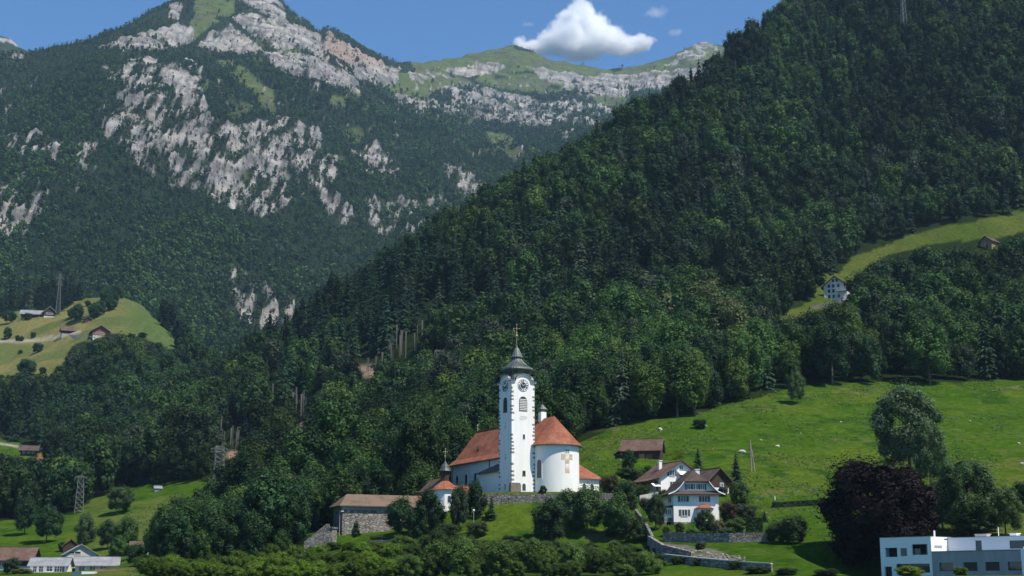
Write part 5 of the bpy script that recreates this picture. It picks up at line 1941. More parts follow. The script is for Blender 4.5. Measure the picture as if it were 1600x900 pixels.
# ================================================================== villa
s = SITE['villa']
zq = lambda py, Y=322.: P(1089, py, Y).z - s.z
vl = thing('villa', s, R(7), 'white villa with a brown flared half-hipped roof standing on the garden wall', 'house')
W2, D2 = 5.25, 11.0
ze = zq(771)
zh, zr = zq(752), zq(733)
w_ = MB()
w_.box(-W2, W2, 0, D2, zq(816), ze)
gp = [(-W2, ze), (W2, ze), (4.3, ze + 1.0), (2.85, zh - .25), (-2.85, zh - .25), (-4.3, ze + 1.0)]
for y in (0, D2 - .3):
    w_.prism([(a, y, b) for a, b in gp], (0, .3, 0))
w_.build('wall', M['plaster'], vl)
w_ = MB()
w_.box(-W2 - .06, W2 + .06, -.06, D2 + .06, -3, zq(816))
w_.build('plinth', M['stone'], vl)
w_ = MB()
pf = [(2.9, zh), (3.9, zh - 1.25), (4.9, zh - 2.15), (5.7, ze + .25), (6.6, ze - .1)]
yf, yb = -.95, D2 + .9
for sgn in (-1, 1):
    for (xa, za), (xb, zb_) in zip(pf[:-1], pf[1:]):
        w_.slab([(sgn * xa, yf, za), (sgn * xb, yf, zb_), (sgn * xb, yb, zb_), (sgn * xa, yb, za)], .2)
    w_.slab([(sgn * 2.9, yf, zh), (sgn * 2.9, yb, zh), (0, yb - 3.2, zr), (0, yf + 3.2, zr)], .2)
w_.slab([(-2.9, yf, zh), (2.9, yf, zh), (0, yf + 3.2, zr)], .2)
w_.slab([(-2.9, yb, zh), (2.9, yb, zh), (0, yb - 3.2, zr)], .2)
ro = w_.build('roof', M['tile_villa'], vl)
for sgn in (-1, 1):
    vb = MB()
    for (xa, za), (xb, zb_) in zip(pf[:-1], pf[1:]):
        vb.prism([(sgn * xa, yf - .02, za - .02), (sgn * xb, yf - .02, zb_ - .02), (sgn * xb, yf - .02, zb_ - .28), (sgn * xa, yf - .02, za - .28)], (0, -.1, 0))
    vb.build('verge_board', M['white_paint'], ro)
w_ = MB()
w_.slab([(-W2 - .4, -1.2, ze - .15), (W2 + .4, -1.2, ze - .15), (W2 - .2, -.01, ze + .6), (-W2 + .2, -.01, ze + .6)], .18)
w_.build('pent_roof', M['tile_villa'], vl)
FR = (Vector((1, 0, 0)), Vector((0, -1, 0)))
for xx in (-1.6, -.55, .5, 1.55):
    window(vl, Vector((xx, 0, 0)), *FR, zq(765), .72, zq(756.5) - zq(765), shutters=M['shutter'] if xx in (-1.6, 1.55) else None)
for xx in (-2.95, 1.95):
    window(vl, Vector((xx, 0, 0)), *FR, zq(784), 1.1, zq(775.5) - zq(784), shutters=M['shutter'])
window(vl, Vector((-2.75, 0, 0)), *FR, zq(806), 1.15, zq(796.5) - zq(806), shutters=M['shutter'])
window(vl, Vector((-2.9, -.06, 0)), *FR, zq(826), .9, .8, fm=M['stone_trim'], bars=0)
by = MB()
by.prism([(.1, -.02, zq(815)), (.6, -1.3, zq(815)), (3.0, -1.3, zq(815)), (3.5, -.02, zq(815))], (0, 0, zq(795) - zq(815)))
bay = by.build('bay', M['plaster'], vl)
by = MB()
by.add([(-.5, 0, zq(794.5)), (.2, -1.9, zq(794.5)), (3.4, -1.9, zq(794.5)), (4.1, 0, zq(794.5)), (1.3, -.05, zq(788)), (2.3, -.05, zq(788))], [(0, 1, 4), (1, 2, 5, 4), (2, 3, 5), (3, 2, 1, 0)])
by.build('bay_roof', M['tile_red'], bay)
for xx in (1.2, 2.4):
    window(vl, Vector((xx, -1.3, 0)), *FR, zq(808), .85, 1.55)
cm = MB()
cm.box(1.1, 2.0, 4.0, 5.0, zh, zq(731.5))
cm.box(.95, 2.15, 3.85, 5.15, zq(731.5), zq(730.5))
cm.build('chimney', M['plaster'], vl)
ax_m = MB()
ax_m.box(-W2 - 1.9, -W2 - .02, 1.2, 6.0, zq(809), zq(793))
an_ = ax_m.build('side_annexe', M['plaster2'], vl)
ax_m = MB()
ax_m.box(-W2 - 1.95, -W2 - 1.45, 1.1, 6.1, -3, zq(809) - .02)
ax_m.box(-W2 - .35, -W2 - .07, 1.1, 6.1, -3, zq(809) - .02)
ax_m.box(-W2 - 1.45, -W2 - .35, 1.9, 6.1, -3, zq(809) - .02)
ax_m.box(-W2 - 1.45, -W2 - .35, 1.1, 1.9, zq(815), zq(809) - .02)
ax_m.build('annexe_base', M['stone'], vl)
ax_m = MB()
ax_m.slab([(-W2 - 2.5, .6, zq(792.5)), (-W2 - .02, .6, zq(789)), (-W2 - .02, 6.6, zq(789)), (-W2 - 2.5, 6.6, zq(792.5))], .18)
ax_m.build('annexe_roof', M['tile_villa'], vl)
window(vl, Vector((-W2 - .95, 1.2, 0)), *FR, zq(804), 1.25, zq(796) - zq(804), bars=2)
dw = MB()
dw.box(-W2 - 1.35, -W2 - .45, 1.8, 1.88, -1, zq(815))
dw.build('door', M['wood_dark'], vl)
window(vl, Vector((-W2, 3.5, 0)), Vector((0, -1, 0)), Vector((-1, 0, 0)), zq(784), 1.0, 1.3, shutters=M['shutter'])

# ================================================================== other houses by the villa
s = SITE['chalet']
zq = lambda py, Y=352.: P(1066, py, Y).z - s.z
h_w, h_r = zq(745), zq(720)
ct = gable_house('chalet', 'gabled house with red-brown roof and white awnings behind the villa', 'house', s, R(22), 11.5, 12, h_w, h_r, M['plaster'], M['tile_brown'], 'y', 1.0, .22,
                 wins=[('f', -2.6, zq(744), 1.2, 1.3, dict(shutters=M['shutter'])), ('f', 1.0, zq(744), 1.2, 1.3, dict(shutters=M['shutter'])), ('f', 0, zq(734), .9, 1.0), ('f', 3.6, zq(744), 1.0, 1.3), ('f', -2.6, zq(762), 1.2, 1.4), ('f', .8, zq(762), 1.2, 1.4),
                       ('l', 3, zq(760), 1.2, 1.4), ('l', 6.5, zq(760), 1.2, 1.4), ('l', 9.5, zq(760), 1.2, 1.4)], chimney=(-2.5, 6.5, h_r + .4))
vb = MB()
vr = MB()
vb.box(-9.6, -5.78, 1.0, 10.5, -3, zq(777))
vb.build('veranda_base', M['stone'], ct)
vr.slab([(-10.2, .4, zq(753)), (-5.78, .4, zq(746)), (-5.78, 11, zq(746)), (-10.2, 11, zq(753))], .18)
vr.build('veranda_roof', M['tile_brown'], ct)
for (xx, yy) in ((-9.4, 1.2), (-9.4, 5.5), (-9.4, 10.2), (-6.2, 1.2)):
    pm_ = MB()
    pm_.box(xx - .12, xx + .12, yy - .12, yy + .12, zq(777), zq(752))
    pm_.build('post', M['wood_dark'], ct)
pm_ = MB()
pm_.box(-9.65, -5.8, .95, 1.05, zq(777), zq(769))
pm_.build('railing', M['white_paint'], ct)
aw = MB()
aw.slab([(-8.0, -.6, zq(761)), (-5.9, -.6, zq(761)), (-5.9, 1.0, zq(756)), (-8.0, 1.0, zq(756))], .08)
aw.build('awning', M['awning'], ct)
aw = MB()
aw.slab([(-1.0, -1.3, zq(742)), (2.0, -1.3, zq(742)), (2.0, -.05, zq(736)), (-1.0, -.05, zq(736))], .08)
aw.build('awning', M['awning'], ct)

s = SITE['dark_barn']
zq = lambda py, Y=348.: P(1124, py, Y).z - s.z
gable_house('timber_hut', 'small dark timber barn with white base behind the villa', 'barn', s, R(28), 5.6, 7.5, zq(748), zq(731), M['wood_dark'], M['tile_dark'], 'y', .9, .2, base=M['plaster2'], base_h=zq(762), wins=[('f', .8, zq(760), .8, .8)])
s = SITE['barn']
zq = lambda py, Y=392.: P(1002, py, Y).z - s.z
bn = gable_house('barn', 'weathered brown timber barn with tiled roof standing alone on the meadow edge', 'barn', s, R(-13), 10.6, 6.5, zq(701.5), zq(684), M['wood_dark'], M['tile_brown'], 'x', .7, .2, base=M['stone'], base_h=zq(723))
dr_ = MB()
dr_.box(-.6, 1.0, -.08, -.005, zq(723), zq(709))
dr_.build('door', M['wood_tan'], bn)
dr_ = MB()
dr_.box(1.25, 3.1, -.07, -.004, zq(722), zq(710))
dr_.build('plank_panel', M['wood_mid'], bn)
dr_ = MB()
dr_.box(-7.4, -5.33, .5, 5.5, -3, zq(709))
dr_.build('lean_to', M['wood_dark'], bn)
dr_ = MB()
dr_.slab([(-7.9, .1, zq(709)), (-5.33, .1, zq(700)), (-5.33, 5.9, zq(700)), (-7.9, 5.9, zq(709))], .18)
dr_.build('lean_to_roof', M['tile_dark'], bn)

# upper white house
w = hit(1306, 470, 500)
Yh = w.y
sc2 = Yh / F
uh = gable_house('farmhouse', 'tall white gabled house alone at the upper meadow strip', 'house', w + Vector((0, 0, -.5)), R(-24), 37 * sc2, 62 * sc2, 27 * sc2, 42 * sc2, M['plaster'], M['tile_dark'], 'y', 1.3, .3,
                 wins=[('f', u * sc2, z * sc2, .9, 1.3) for z in (7, 16, 24) for u in (-10, -3, 5)] + [('f', u * sc2, 33 * sc2, .8, 1.1) for u in (-3, 3)] + [('r', u * sc2, z * sc2, 1.2, 1.5) for z in (8, 18) for u in (7, 16, 25)], under=6, fm=M['frame_dark'])
bl = MB()
bl.box(4 * sc2, 18 * sc2, -1.6, -.03, 16 * sc2, 16.6 * sc2)
bl.box(4 * sc2, 18 * sc2, -1.6, -1.5, 16.6 * sc2, 19 * sc2)
bl.build('balcony', M['concrete_pale'], uh)
w = hit(1541, 388, 600)
gable_house('cabin', 'small wooden cabin half hidden by trees on the upper meadow', 'cabin', w, R(-50), 7, 7, 4.2, 7.2, M['wood_tan'], M['tile_dark'], 'y', 1.0, .25, under=4, wins=[('f', 0, 1.5, 1.0, 1.2)])
# low wall under the upper white house
def wall_px(name, label, pts, h, thick, m, cat='wall', ymin=180., cap=None, Yfix=None, sink=1.2):
    vs = [hit(a, b, ymin) if Yfix is None else P(a, b, Yfix) for a, b in pts]
    mb = MB()
    cb = MB()
    for i, (p, q) in enumerate(zip(vs[:-1], vs[1:])):
        d = (q - p)
        d.z = 0
        if d.length < .01:
            continue
        nrm = Vector((-d.y, d.x, 0)).normalized() * thick
        hp, hq = (h[i], h[i + 1]) if isinstance(h, (list, tuple)) else (h, h)
        v = [p - UP * sink, q - UP * sink, q - UP * sink + nrm, p - UP * sink + nrm, p + UP * hp, q + UP * hq, q + UP * hq + nrm, p + UP * hp + nrm]
        mb.add(v, [(3, 2, 1, 0), (4, 5, 6, 7), (0, 1, 5, 4), (1, 2, 6, 5), (2, 3, 7, 6), (3, 0, 4, 7)])
        if cap:
            nn = nrm.normalized() * .1
            v = [p + UP * (hp + .003) - nn, q + UP * (hq + .003) - nn, q + UP * (hq + .003) + nrm + nn, p + UP * (hp + .003) + nrm + nn]
            cb.add(v + [a + UP * .18 for a in v], [(3, 2, 1, 0), (4, 5, 6, 7), (0, 1, 5, 4), (1, 2, 6, 5), (2, 3, 7, 6), (3, 0, 4, 7)])
    if cap:
        t = thing(name, vs[0], 0, label, cat)
        for b_, nm, mm in ((mb, 'masonry', m), (cb, 'coping', cap)):
            b_.v = [tuple(Vector(a) - vs[0]) for a in b_.v]
            b_.build(nm, mm, t)
        return t
    return tag(mb.build(name, m), label, cat)


wall_px('stone_wall', 'dark dry-stone terrace wall below the tall white gabled house', [(1266, 484), (1290, 479), (1312, 475), (1330, 470)], 1.6, .6, M['stone_dark'], ymin=500)
wy = 331.7
wall_px('stone_wall', 'dark rubble terrace wall carrying the church platform', [(742, 789), (800, 790), (860, 790), (945, 789)], [P(742, 770.5, wy).z - P(742, 789, wy).z] * 4, .8, M['stone_dark'], Yfix=wy, sink=3.5)
wall_px('stone_wall', 'pale rubble garden wall along the front of the villa lawn', [(1036, 846), (1090, 848), (1140, 848), (1209, 847)], 1.9, .6, M['stone'])
wall_px('stone_wall', 'tall rubble retaining wall below the garden wall corner', [(1012, 862), (1034, 872), (1080, 876)], [3.2, 2.6, 1.6], .7, M['stone'])
wall_px('stone_wall', 'rubble wall descending beside the villa steps', [(992, 812), (1006, 832), (1018, 856)], 2.3, .6, M['stone_dark'])
wall_px('parapet_wall', 'road parapet with pale coping running down below the rubble slope', [(1038, 878), (1090, 884), (1150, 890), (1205, 894)], 1.3, .4, M['stone'], cap=M['concrete_pale'])
wall_px('garden_wall', 'low white rendered garden wall in front of the villa', [(1044, 838), (1083, 838)], .75, .4, M['white_render'])
wall_px('stone_wall', 'low pale wall beside the chalet terrace', [(1000, 786), (1030, 782)], 1.8, .5, M['concrete_pale'])
wall_px('stone_wall', 'thin grey wall line along the path under the church lawn', [(575, 849), (640, 848), (720, 849)], .7, .4, M['stone_dark'])
wall_px('stone_wall', 'small rubble wall beside the low church annexe', [(940, 786), (958, 786)], 1.9, .6, M['stone'])

# rubble on the slope
RK = []
for i in range(4):
    rg = np.random.default_rng(900 + i)
    bpy_mb = MB()
    bpy_mb.ball((0, 0, 0), 1, 7)
    d = np.array(bpy_mb.v)
    d = d * (1 + .35 * (fbm(d[:, 0] * 1.7 + i * 9, d[:, 1] * 1.7, d[:, 2] * 1.7, 2) - .5)[:, None] * 2) * np.array([1.2, .9, .65])
    me = bpy.data.meshes.new('boulder')
    me.from_pydata([tuple(x) for x in d], [], bpy_mb.f)
    me.materials.append(M['rock'])
    RK.append(me)


def boulder(pxb, pyb, wpx, label, group=None, ymin=180.):
    w = hit(pxb, pyb, ymin)
    o_ = link('boulder', random.choice(RK))
    r_ = wpx * w.y / F / 2.2
    o_.location = w + Vector((0, 0, r_ * .25))
    o_.scale = (r_, r_ * random.uniform(.7, 1.1), r_ * random.uniform(.8, 1.2))
    o_.rotation_euler = (0, 0, random.uniform(0, 6))
    tag(o_, label, 'boulder', group)


for (a, b, c, lab) in ((1159, 708, 13, 'large flat pale boulder beside the double utility pole'), (1101, 667, 9, 'pale boulder next to the dark lone bush'), (1189, 688, 4, 'small white stone above the utility pole'), (1251, 678, 4, 'small white stone in the upper meadow'),
                       (1314, 660, 4, 'white stone in the meadow under the pale edge tree'), (1211, 779, 3, 'small pale stone by the clipped hedge line'), (1516, 659, 5, 'stone at the end of the earth ledge beyond the ash'), (1592, 694, 6, 'pale stone on the steep meadow at the frame edge'), (1250, 678, 3, 'tiny stone'),
                       (1032, 672, 9, 'brown weathered stone above the timber barn'), (1215, 698, 8, 'brown stone on the middle of the meadow'), (1597, 726, 8, 'sandy stone near the frame edge')):
    if lab != 'tiny stone':
        boulder(a, b, c, lab)
for me in list(RK):
    m2_ = me.copy()
    m2_.materials.clear()
    m2_.materials.append(M['rubble'])
    RK.append(m2_)
RK = RK[4:]
for i in range(130):
    a = random.uniform(1016, 1165)
    b = 853 + (a - 1020) * .14 + random.uniform(-3, 17) * (1.15 - (a - 1016) / 200)
    boulder(a, b, random.uniform(3, 7), 'rough grey rubble stone lying on the slope between garden wall and parapet', 'rubble stones on the slope')


# hedges
def hedge(name, label, a, b, hm, thick, col, nq, ymin=180.):
    p, q = hit(*a, ymin), hit(*b, ymin)
    d = q - p
    Ln = d.length
    rg = np.random.default_rng(int(a[0]))
    u, v2, z2 = rg.random(nq), rg.uniform(-1, 1, nq), rg.random(nq)
    face = rg.integers(0, 3, nq)
    v2 = np.where(face == 0, -1, np.where(face == 1, 1, v2))
    z2 = np.where(face == 2, 1, z2)
    dn = np.array(d / Ln)
    nn = np.array([-dn[1], dn[0], 0])
    c = np.array(p)[None] + u[:, None] * np.array(d)[None] + v2[:, None] * nn * thick / 2 + z2[:, None] * np.array([0, 0, hm])
    nv_ = np.where((face == 2)[:, None], np.array([0, 0, 1.]), nn[None] * np.where(face == 0, -1, 1)[:, None])
    q4 = leaf_quads(c, nv_, np.full(nq, .22), rg, .4)
    # inner body
    core = []
    pa, qa = np.array(p), np.array(q)
    t = nn * thick * .42
    e = np.array([0, 0, hm * .93])
    dz = np.array([0, 0, -.5])
    core += [[pa - t + dz, qa - t + dz, qa - t + e, pa - t + e], [pa + t + dz, qa + t + dz, qa + t + e, pa + t + e], [pa - t + e, qa - t + e, qa + t + e, pa + t + e], [pa - t + dz, pa + t + dz, pa + t + e, pa - t + e], [qa - t + dz, qa + t + dz, qa + t + e, qa - t + e]]
    Q_ = np.concatenate([q4, np.array(core)])
    T_ = np.concatenate([rg.uniform(.7, 1.3, (nq, 1)) * np.ones((nq, 3)), np.full((5, 3), .8)])
    o_ = link(name, quads_mesh(name, Q_, T_, M['leaf']))
    o_.color = (*col, 1)
    tag(o_, label, 'hedge')


hedge('hedge', 'long low clipped hedge crossing the main meadow', (1208, 793), (1300, 788), 1.1, 1.2, (.028, .05, .018), 1500)
hedge('hedge', 'tall clipped dark hedge block beside the villa garden', (1166, 835), (1192, 834), 3.2, 1.8, (.034, .062, .018), 1100)
hedge('hedge', 'low clipped light green hedge on the garden wall end', (1170, 839), (1198, 839), .9, 1.0, (.08, .12, .03), 500)
hedge('hedge', 'small clipped yellow-green hedge beside the thin flag pole', (421, 846), (446, 846), 1.2, 1.4, (.07, .10, .02), 500)

# ================================================================== flat-roofed building
s = SITE['modern']
zq = lambda py: (906 - py) * 245 / F * .985
md = thing('flat_roofed_house', s, R(-50), 'modern white and grey flat-roofed house at the meadow foot beside the copper beech', 'house')


def wall_holes(mb, x0, x1, z0, z1, holes, y0, y1):
    xs = sorted({x0, x1, *[h[0] for h in holes], *[h[1] for h in holes]})
    for a, b in zip(xs[:-1], xs[1:]):
        hs = sorted([(h[2], h[3]) for h in holes if h[0] <= a + 1e-6 and h[1] >= b - 1e-6])
        z = z0
        for c, d in hs:
            if c > z:
                mb.box(a, b, y0, y1, z, c)
            z = d
        if z < z1:
            mb.box(a, b, y0, y1, z, z1)


zt2 = zq(839.5)
A0 = -10.4
w_ = MB()
up_h = [(-9.4, -6.9, zq(870), zq(855.5)), (-6.3, -4.9, zq(869), zq(856.5)), (-3.9, -.75, zq(867.5), zq(851))]
lo_h = [(-9.7, -8.2, -1, zq(885)), (-7.3, -.5, zq(895), zq(881))]
wall_holes(w_, A0, 0, -2, zt2, up_h + lo_h, 0, .35)
w_.box(A0, 0, 4.0, 12, -2, zt2 - .5)
w_.box(A0, A0 + .3, .35, 4.0, -2, zt2 - .3)
w_.box(-.3, 0, .35, 4.0, -2, zt2 - .3)
w_.box(A0 - .05, .0, .35, 12.05, zt2 - .3, zt2 - .02)
w_.box(A0 + .3, -.3, .35, 4.0, zq(875), zq(873))
w_.build('white_block', M['white_render'], md)
for (a, b, c, d) in ((A0 + .3, -.3, zq(872.8), zt2 - .31), (A0 + .3, -.3, -2, zq(875.2))):
    g = MB()
    if c < 0:
        g.box(a, b, .7, .75, c, d)
    else:
        g.box(a, b, 2.2, 2.25, c, d)
    g.build('glazing', M['glass'], md)
w_ = MB()
cz_ = zq(863.5)
wn = [(1.35, 4.05), (6.0, 8.6), (10.1, 12.7), (14.2, 17.0)]
wall_holes(w_, .02, 19, -2, cz_, [(a, b, zq(893), zq(880)) for a, b in wn], .03, .4)
w_.box(.02, 19, .4, 12, -2, cz_ - .02)
w_.build('grey_block', M['concrete'], md)
for i, (a, b) in enumerate(wn):
    g = MB()
    g.box(a, b, .3, .36, zq(893), zq(880))
    f_ = g.build('window', M['glass'] if i in (0, 3) else M['blind'], md)
w_ = MB()
zt3 = zq(841)
uw = [(5.4, 6.6, cz_, cz_ + 1.9), (11.8, 15.2, cz_ + .4, cz_ + 1.75), (18.6, 22, cz_ + .4, cz_ + 1.75)]
wall_holes(w_, .02, 24, cz_, zt3, uw, 5.0, 5.3)
w_.box(.02, 24, 5.3, 12, cz_, zt3 - .02)
w_.build('upper_block', M['white_render'], md)
for a, b, c, d in uw:
    g = MB()
    g.box(a, b, 5.2, 5.26, c, d)
    g.build('window', M['glass'], md)
g = MB()
g.box(.004, .03, 1.0, 3.2, zq(857), zq(853))
g.build('window', M['concrete'], md)
cp_ = MB()
cp_.box(.0, 19.1, -.05, .45, cz_, cz_ + .12)
cp_.build('coping', M['lead'], md)
cp_ = MB()
cp_.box(A0 - .08, .06, -.06, .40, zt2, zt2 + .08)
cp_.box(.0, 24, 4.93, 5.35, zt3, zt3 + .08)
cp_.build('coping', M['lead'], md)
cw = MB()
cw.box(17.4, 22, -1.2, -.02, -2, zq(862))
cw.box(17.7, 18.3, -.9, -.3, zq(862), zq(859))
cw.build('end_wall', M['white_render'], md)
for (a, b, r_, h_2) in ((-1.2, 3, .16, 1.1), (7.5, 9, .07, 1.6)):
    v_ = MB()
    v_.tube((a, b, zt2 - .1), (a, b, zt2 + h_2), r_)
    v_.build('flue', M['white_paint'], md)
for (a, a2, b, h_2, mm) in ((4.2, 6.4, 7, .5, 'concrete_pale'), (10.2, 11.4, 8, .5, 'white_paint'), (18.6, 19.9, 8, 1.0, 'steel'), (22, 23, 8, .6, 'concrete_pale')):
    v_ = MB()
    v_.box(a, a2, b, b + 1.2, zt3 - .02, zt3 + h_2)
    v_.box(a - .12, a2 + .12, b - .12, b + 1.32, zt3 + h_2, zt3 + h_2 + .1)
    v_.build('roof_vent', M[mm], md)

# ================================================================== houses at the lower corner
sY = lambda Y: Y / F * .985
s = SITE['barn_left']
k = sY(415)
gable_house('barn', 'long brown-roofed timber barn at the frame corner', 'barn', s + Vector((-5, 0, 0)), R(8), 19, 11, 20 * k, 38 * k, M['wood_dark'], M['tile_brown'], 'x', 1.2, .25, base=M['concrete_pale'], base_h=8 * k,
            wins=[('f', u, 9 * k, 1.2, 1.0) for u in (-4, 1.5, 6)])
s = SITE['white_flat']
k = sY(385)
wf = gable_house('bungalow', 'low white house with shallow grey roof beside the brown-roofed barn', 'house', s, R(6), 9.6, 7, 14 * k, 26 * k, M['plaster'], M['slate'], 'x', .7, .18,
                 wins=[('f', -3.5, 3 * k, .8, 1.7), ('f', -1.9, 3 * k, 1.0, 1.7), ('f', .3, 4 * k, 1.4, 1.5), ('f', 2.9, 3 * k, 2.6, 1.8, dict(bars=3))])
tr = MB()
tr.box(-6.2, 4, -2.6, -.1, -2, .55)
tr.build('terrace', M['white_render'], wf)
tr = MB()
tr.box(-5.9, -5.7, -2.5, -2.3, .55, 1.5)
tr.box(-5.9, 3.8, -2.5, -2.42, 1.45, 1.5)
tr.build('railing', M['frame'], wf)
s = SITE['grey_gable']
k = sY(420)
gg = gable_house('gabled_house', 'blue-grey gabled house with slate roof behind the low white house', 'house', s, R(22), 9.0, 10, 24 * k, 39 * k, M['concrete_pale'], M['slate'], 'y', .8, .2,
                 wins=[('f', -1.8, 24 * k, 3.4, .7), ('f', -2.2, 11 * k, 1.2, 1.3), ('f', 1.8, 11 * k, 1.2, 1.3), ('f', -2.2, 3 * k, 1.2, 1.2)])
w = P(150, 893, 395)
w.z = float(gz(w.x, w.y))
k = sY(395)
gable_house('gabled_house', 'lower grey-roofed house with white awnings beneath the slate gable', 'house', w, R(14), 11, 9, 14 * k, 27 * k, M['plaster2'], M['slate'], 'x', .8, .2, wins=[('f', u, 4 * k, 1.4, 1.4) for u in (-3.8, -1, 1.8, 4)])
w = P(183, 903, 350)
w.z = float(gz(w.x, w.y))
gable_house('gabled_house', 'reddish-roofed house at the bottom edge below the awning house', 'house', w, R(3), 11.5, 8, P(183, 900, 350).z - w.z, P(183, 889, 350).z - w.z, M['plaster2'], M['tile_brown'], 'x', .6, .2)
w = SITE['hut_white']
w.z = float(gz(w.x, w.y))
k = sY(440)
gable_house('cottage', 'tiny white cottage peeping out of the trees beside the lower houses', 'house', w, R(10), 5.2, 5, P(217, 851, 440).z - w.z, P(217, 845, 440).z - w.z, M['plaster'], M['tile_brown'], 'x', .5, .18, wins=[('f', -.8, P(217, 857, 440).z - w.z, 1.0, 1.0)])
w = P(110, 870, 440)
w.z = float(gz(w.x, w.y))
gable_house('shed', 'dark little shed tucked behind the blue-grey gabled house', 'shed', w, R(20), 4.5, 5, P(110, 852, 440).z - w.z, P(110, 842, 440).z - w.z, M['wood_dark'], M['tile_old'], 'y', .5, .18)
w = P(128, 906, 340)
w.z = float(gz(w.x, w.y))
bd = thing('tarpaulin_shelter', w, R(4), 'white and blue flat shelter at the bottom edge among the houses', 'shelter')
q_ = MB()
zt4 = P(128, 893, 340).z - w.z
q_.box(-.2, 2.8, 0, 3, -1, zt4)
q_.build('white_panel', M['white_paint'], bd)
q_ = MB()
q_.box(-2.4, -.25, .1, 3, -1, zt4 - .15)
q_.build('blue_panel', M['blue_paint'], bd)

# hamlet on the dark left slope
w = hit(44, 713, 600)
k = sY(w.y)
gable_house('farmhouse', 'dark timber farmhouse with dark roof on the small green slope above the wood', 'house', w, R(15), 24 * k, 20 * k, 11 * k, 18 * k, M['wood_dark'], M['tile_dark'], 'x', 1.5, .3,
            wins=[('f', u * k, 5 * k, 1.3, 1.5) for u in (-7, 0, 7)], under=6)
w = hit(73, 720, 600)
k = sY(w.y)
gable_house('stable', 'low red-roofed stable next to the dark timber farmhouse', 'barn', w, R(-12), 26 * k, 14 * k, 5 * k, 12 * k, M['wood_red'], M['tile_red'], 'x', 1.2, .3, under=6)
w = hit(43, 737, 600)
# chalets on the spur
w = hit(50, 497, 900)
k = sY(w.y)
gable_house('farm_shed', 'long dark shed with pale roof beside the spur farmhouse', 'barn', w, R(12), 34 * k, 12 * k, 8 * k, 14 * k, M['wood_dark'], M['slate'], 'x', 1.4, .4, under=8)
w = hit(77, 496, 900)
k = sY(w.y)
gable_house('farmhouse', 'dark gabled farmhouse standing under the tall pylon', 'house', w, R(28), 17 * k, 16 * k, 10 * k, 18 * k, M['wood_dark'], M['slate'], 'y', 1.4, .4, base=M['concrete_pale'], base_h=2 * k, under=8,
            wins=[('f', u * k, 5 * k, 1.4, 1.5) for u in (-4, 0, 4)])
w = hit(106, 523, 900)
k = sY(w.y)
gable_house('hay_barn', 'small dark hay barn with brown roof beside the meadow track', 'barn', w, R(25), 19 * k, 13 * k, 8 * k, 14 * k, M['wood_dark'], M['tile_brown'], 'x', 1.2, .35, under=6, base=M['concrete'], base_h=1.5 * k)
w = hit(157, 526, 900)
k = sY(w.y)
gable_house('chalet', 'red-brown timber chalet with orange gable on the spur', 'house', w, R(24), 24 * k, 22 * k, 10 * k, 18 * k, M['wood_red'], M['tile_brown'], 'y', 1.8, .35, under=8, base=M['concrete_pale'], base_h=1.6 * k,
            wins=[('f', u * k, 4 * k, 1.5, 1.6) for u in (-6, -1, 4)] + [('l', u * k, 4 * k, 1.4, 1.5) for u in (5, 12)])
w = hit(137, 503, 900)
k = sY(w.y)
gable_house('hay_hut', 'tiny hay hut in the hedgerow of the spur', 'hut', w, R(20), 10 * k, 8 * k, 5.5 * k, 9 * k, M['wood_dark'], M['slate'], 'y', 1.0, .3, under=6)
wall_px('stone_wall', 'pale rubble yard wall in front of the red-brown chalet', [(98, 526), (120, 528), (146, 529)], 2.2, 1.0, M['concrete_pale'], ymin=900)
w = hit(247, 767, 350)
gable_house('hay_hut', 'tiny grey hay hut at the top edge of the pylon meadow', 'hut', w, R(20), 2.8, 2.6, 1.2, 2.2, M['concrete'], M['slate'], 'x', .4, .15, under=4)
w = hit(150, 777, 350)
gable_house('field_shed', 'dark wooden field shed under the trees above the lone meadow tree', 'shed', w, R(15), 5.0, 4, 2.0, 3.2, M['wood_dark'], M['tile_brown'], 'x', .5, .15, under=4)


# ================================================================== pylons and poles
def pylon(label, pxb, pyb, pyt, wb_px, wt_px, arms, r_, ymin=350., lv=7):
    w = hit(pxb, pyb, ymin)
    k = sY(w.y)
    h = P(pxb, pyt, w.y).z - w.z
    t = thing('power_pylon', w, R(20), label, 'pylon', 'electricity pylons in the wooded slopes')
    m = MB()
    b, c = wb_px * k / 2, wt_px * k / 2
    cor = [(-1, -1), (1, -1), (1, 1), (-1, 1)]

    def at(i, f):
        s_ = b + (c - b) * min(1, f / .8)
        return Vector((cor[i][0] * s_, cor[i][1] * s_, h * f))
    for i in range(4):
        m.tube(at(i, -.02), at(i, 1), r_, r_ * .7, 4)
    for l_ in range(lv):
        f0, f1 = l_ / lv, (l_ + 1) / lv
        for i in range(4):
            j = (i + 1) % 4
            m.tube(at(i, f0), at(j, f1), r_ * .55, n=3)
            m.tube(at(j, f0), at(i, f1), r_ * .55, n=3)
            m.tube(at(i, f1), at(j, f1), r_ * .55, n=3)
    m.build('mast', M['steel_green'], t)
    for f, wd in arms:
        a_ = MB()
        wd = wd * k / 2
        for sgn in (-1, 1):
            a_.tube((0, 0, h * f), (sgn * wd, 0, h * f), r_ * .8, r_ * .5, 4)
            a_.tube((0, 0, h * f + wd * .3), (sgn * wd, 0, h * f), r_ * .5, r_ * .4, 4)
            a_.tube((sgn * wd * .9, 0, h * f), (sgn * wd * .9, 0, h * f - 1.4), r_ * .5, n=4)
        a_.build('crossarm', M['steel_green'], t)
    return t


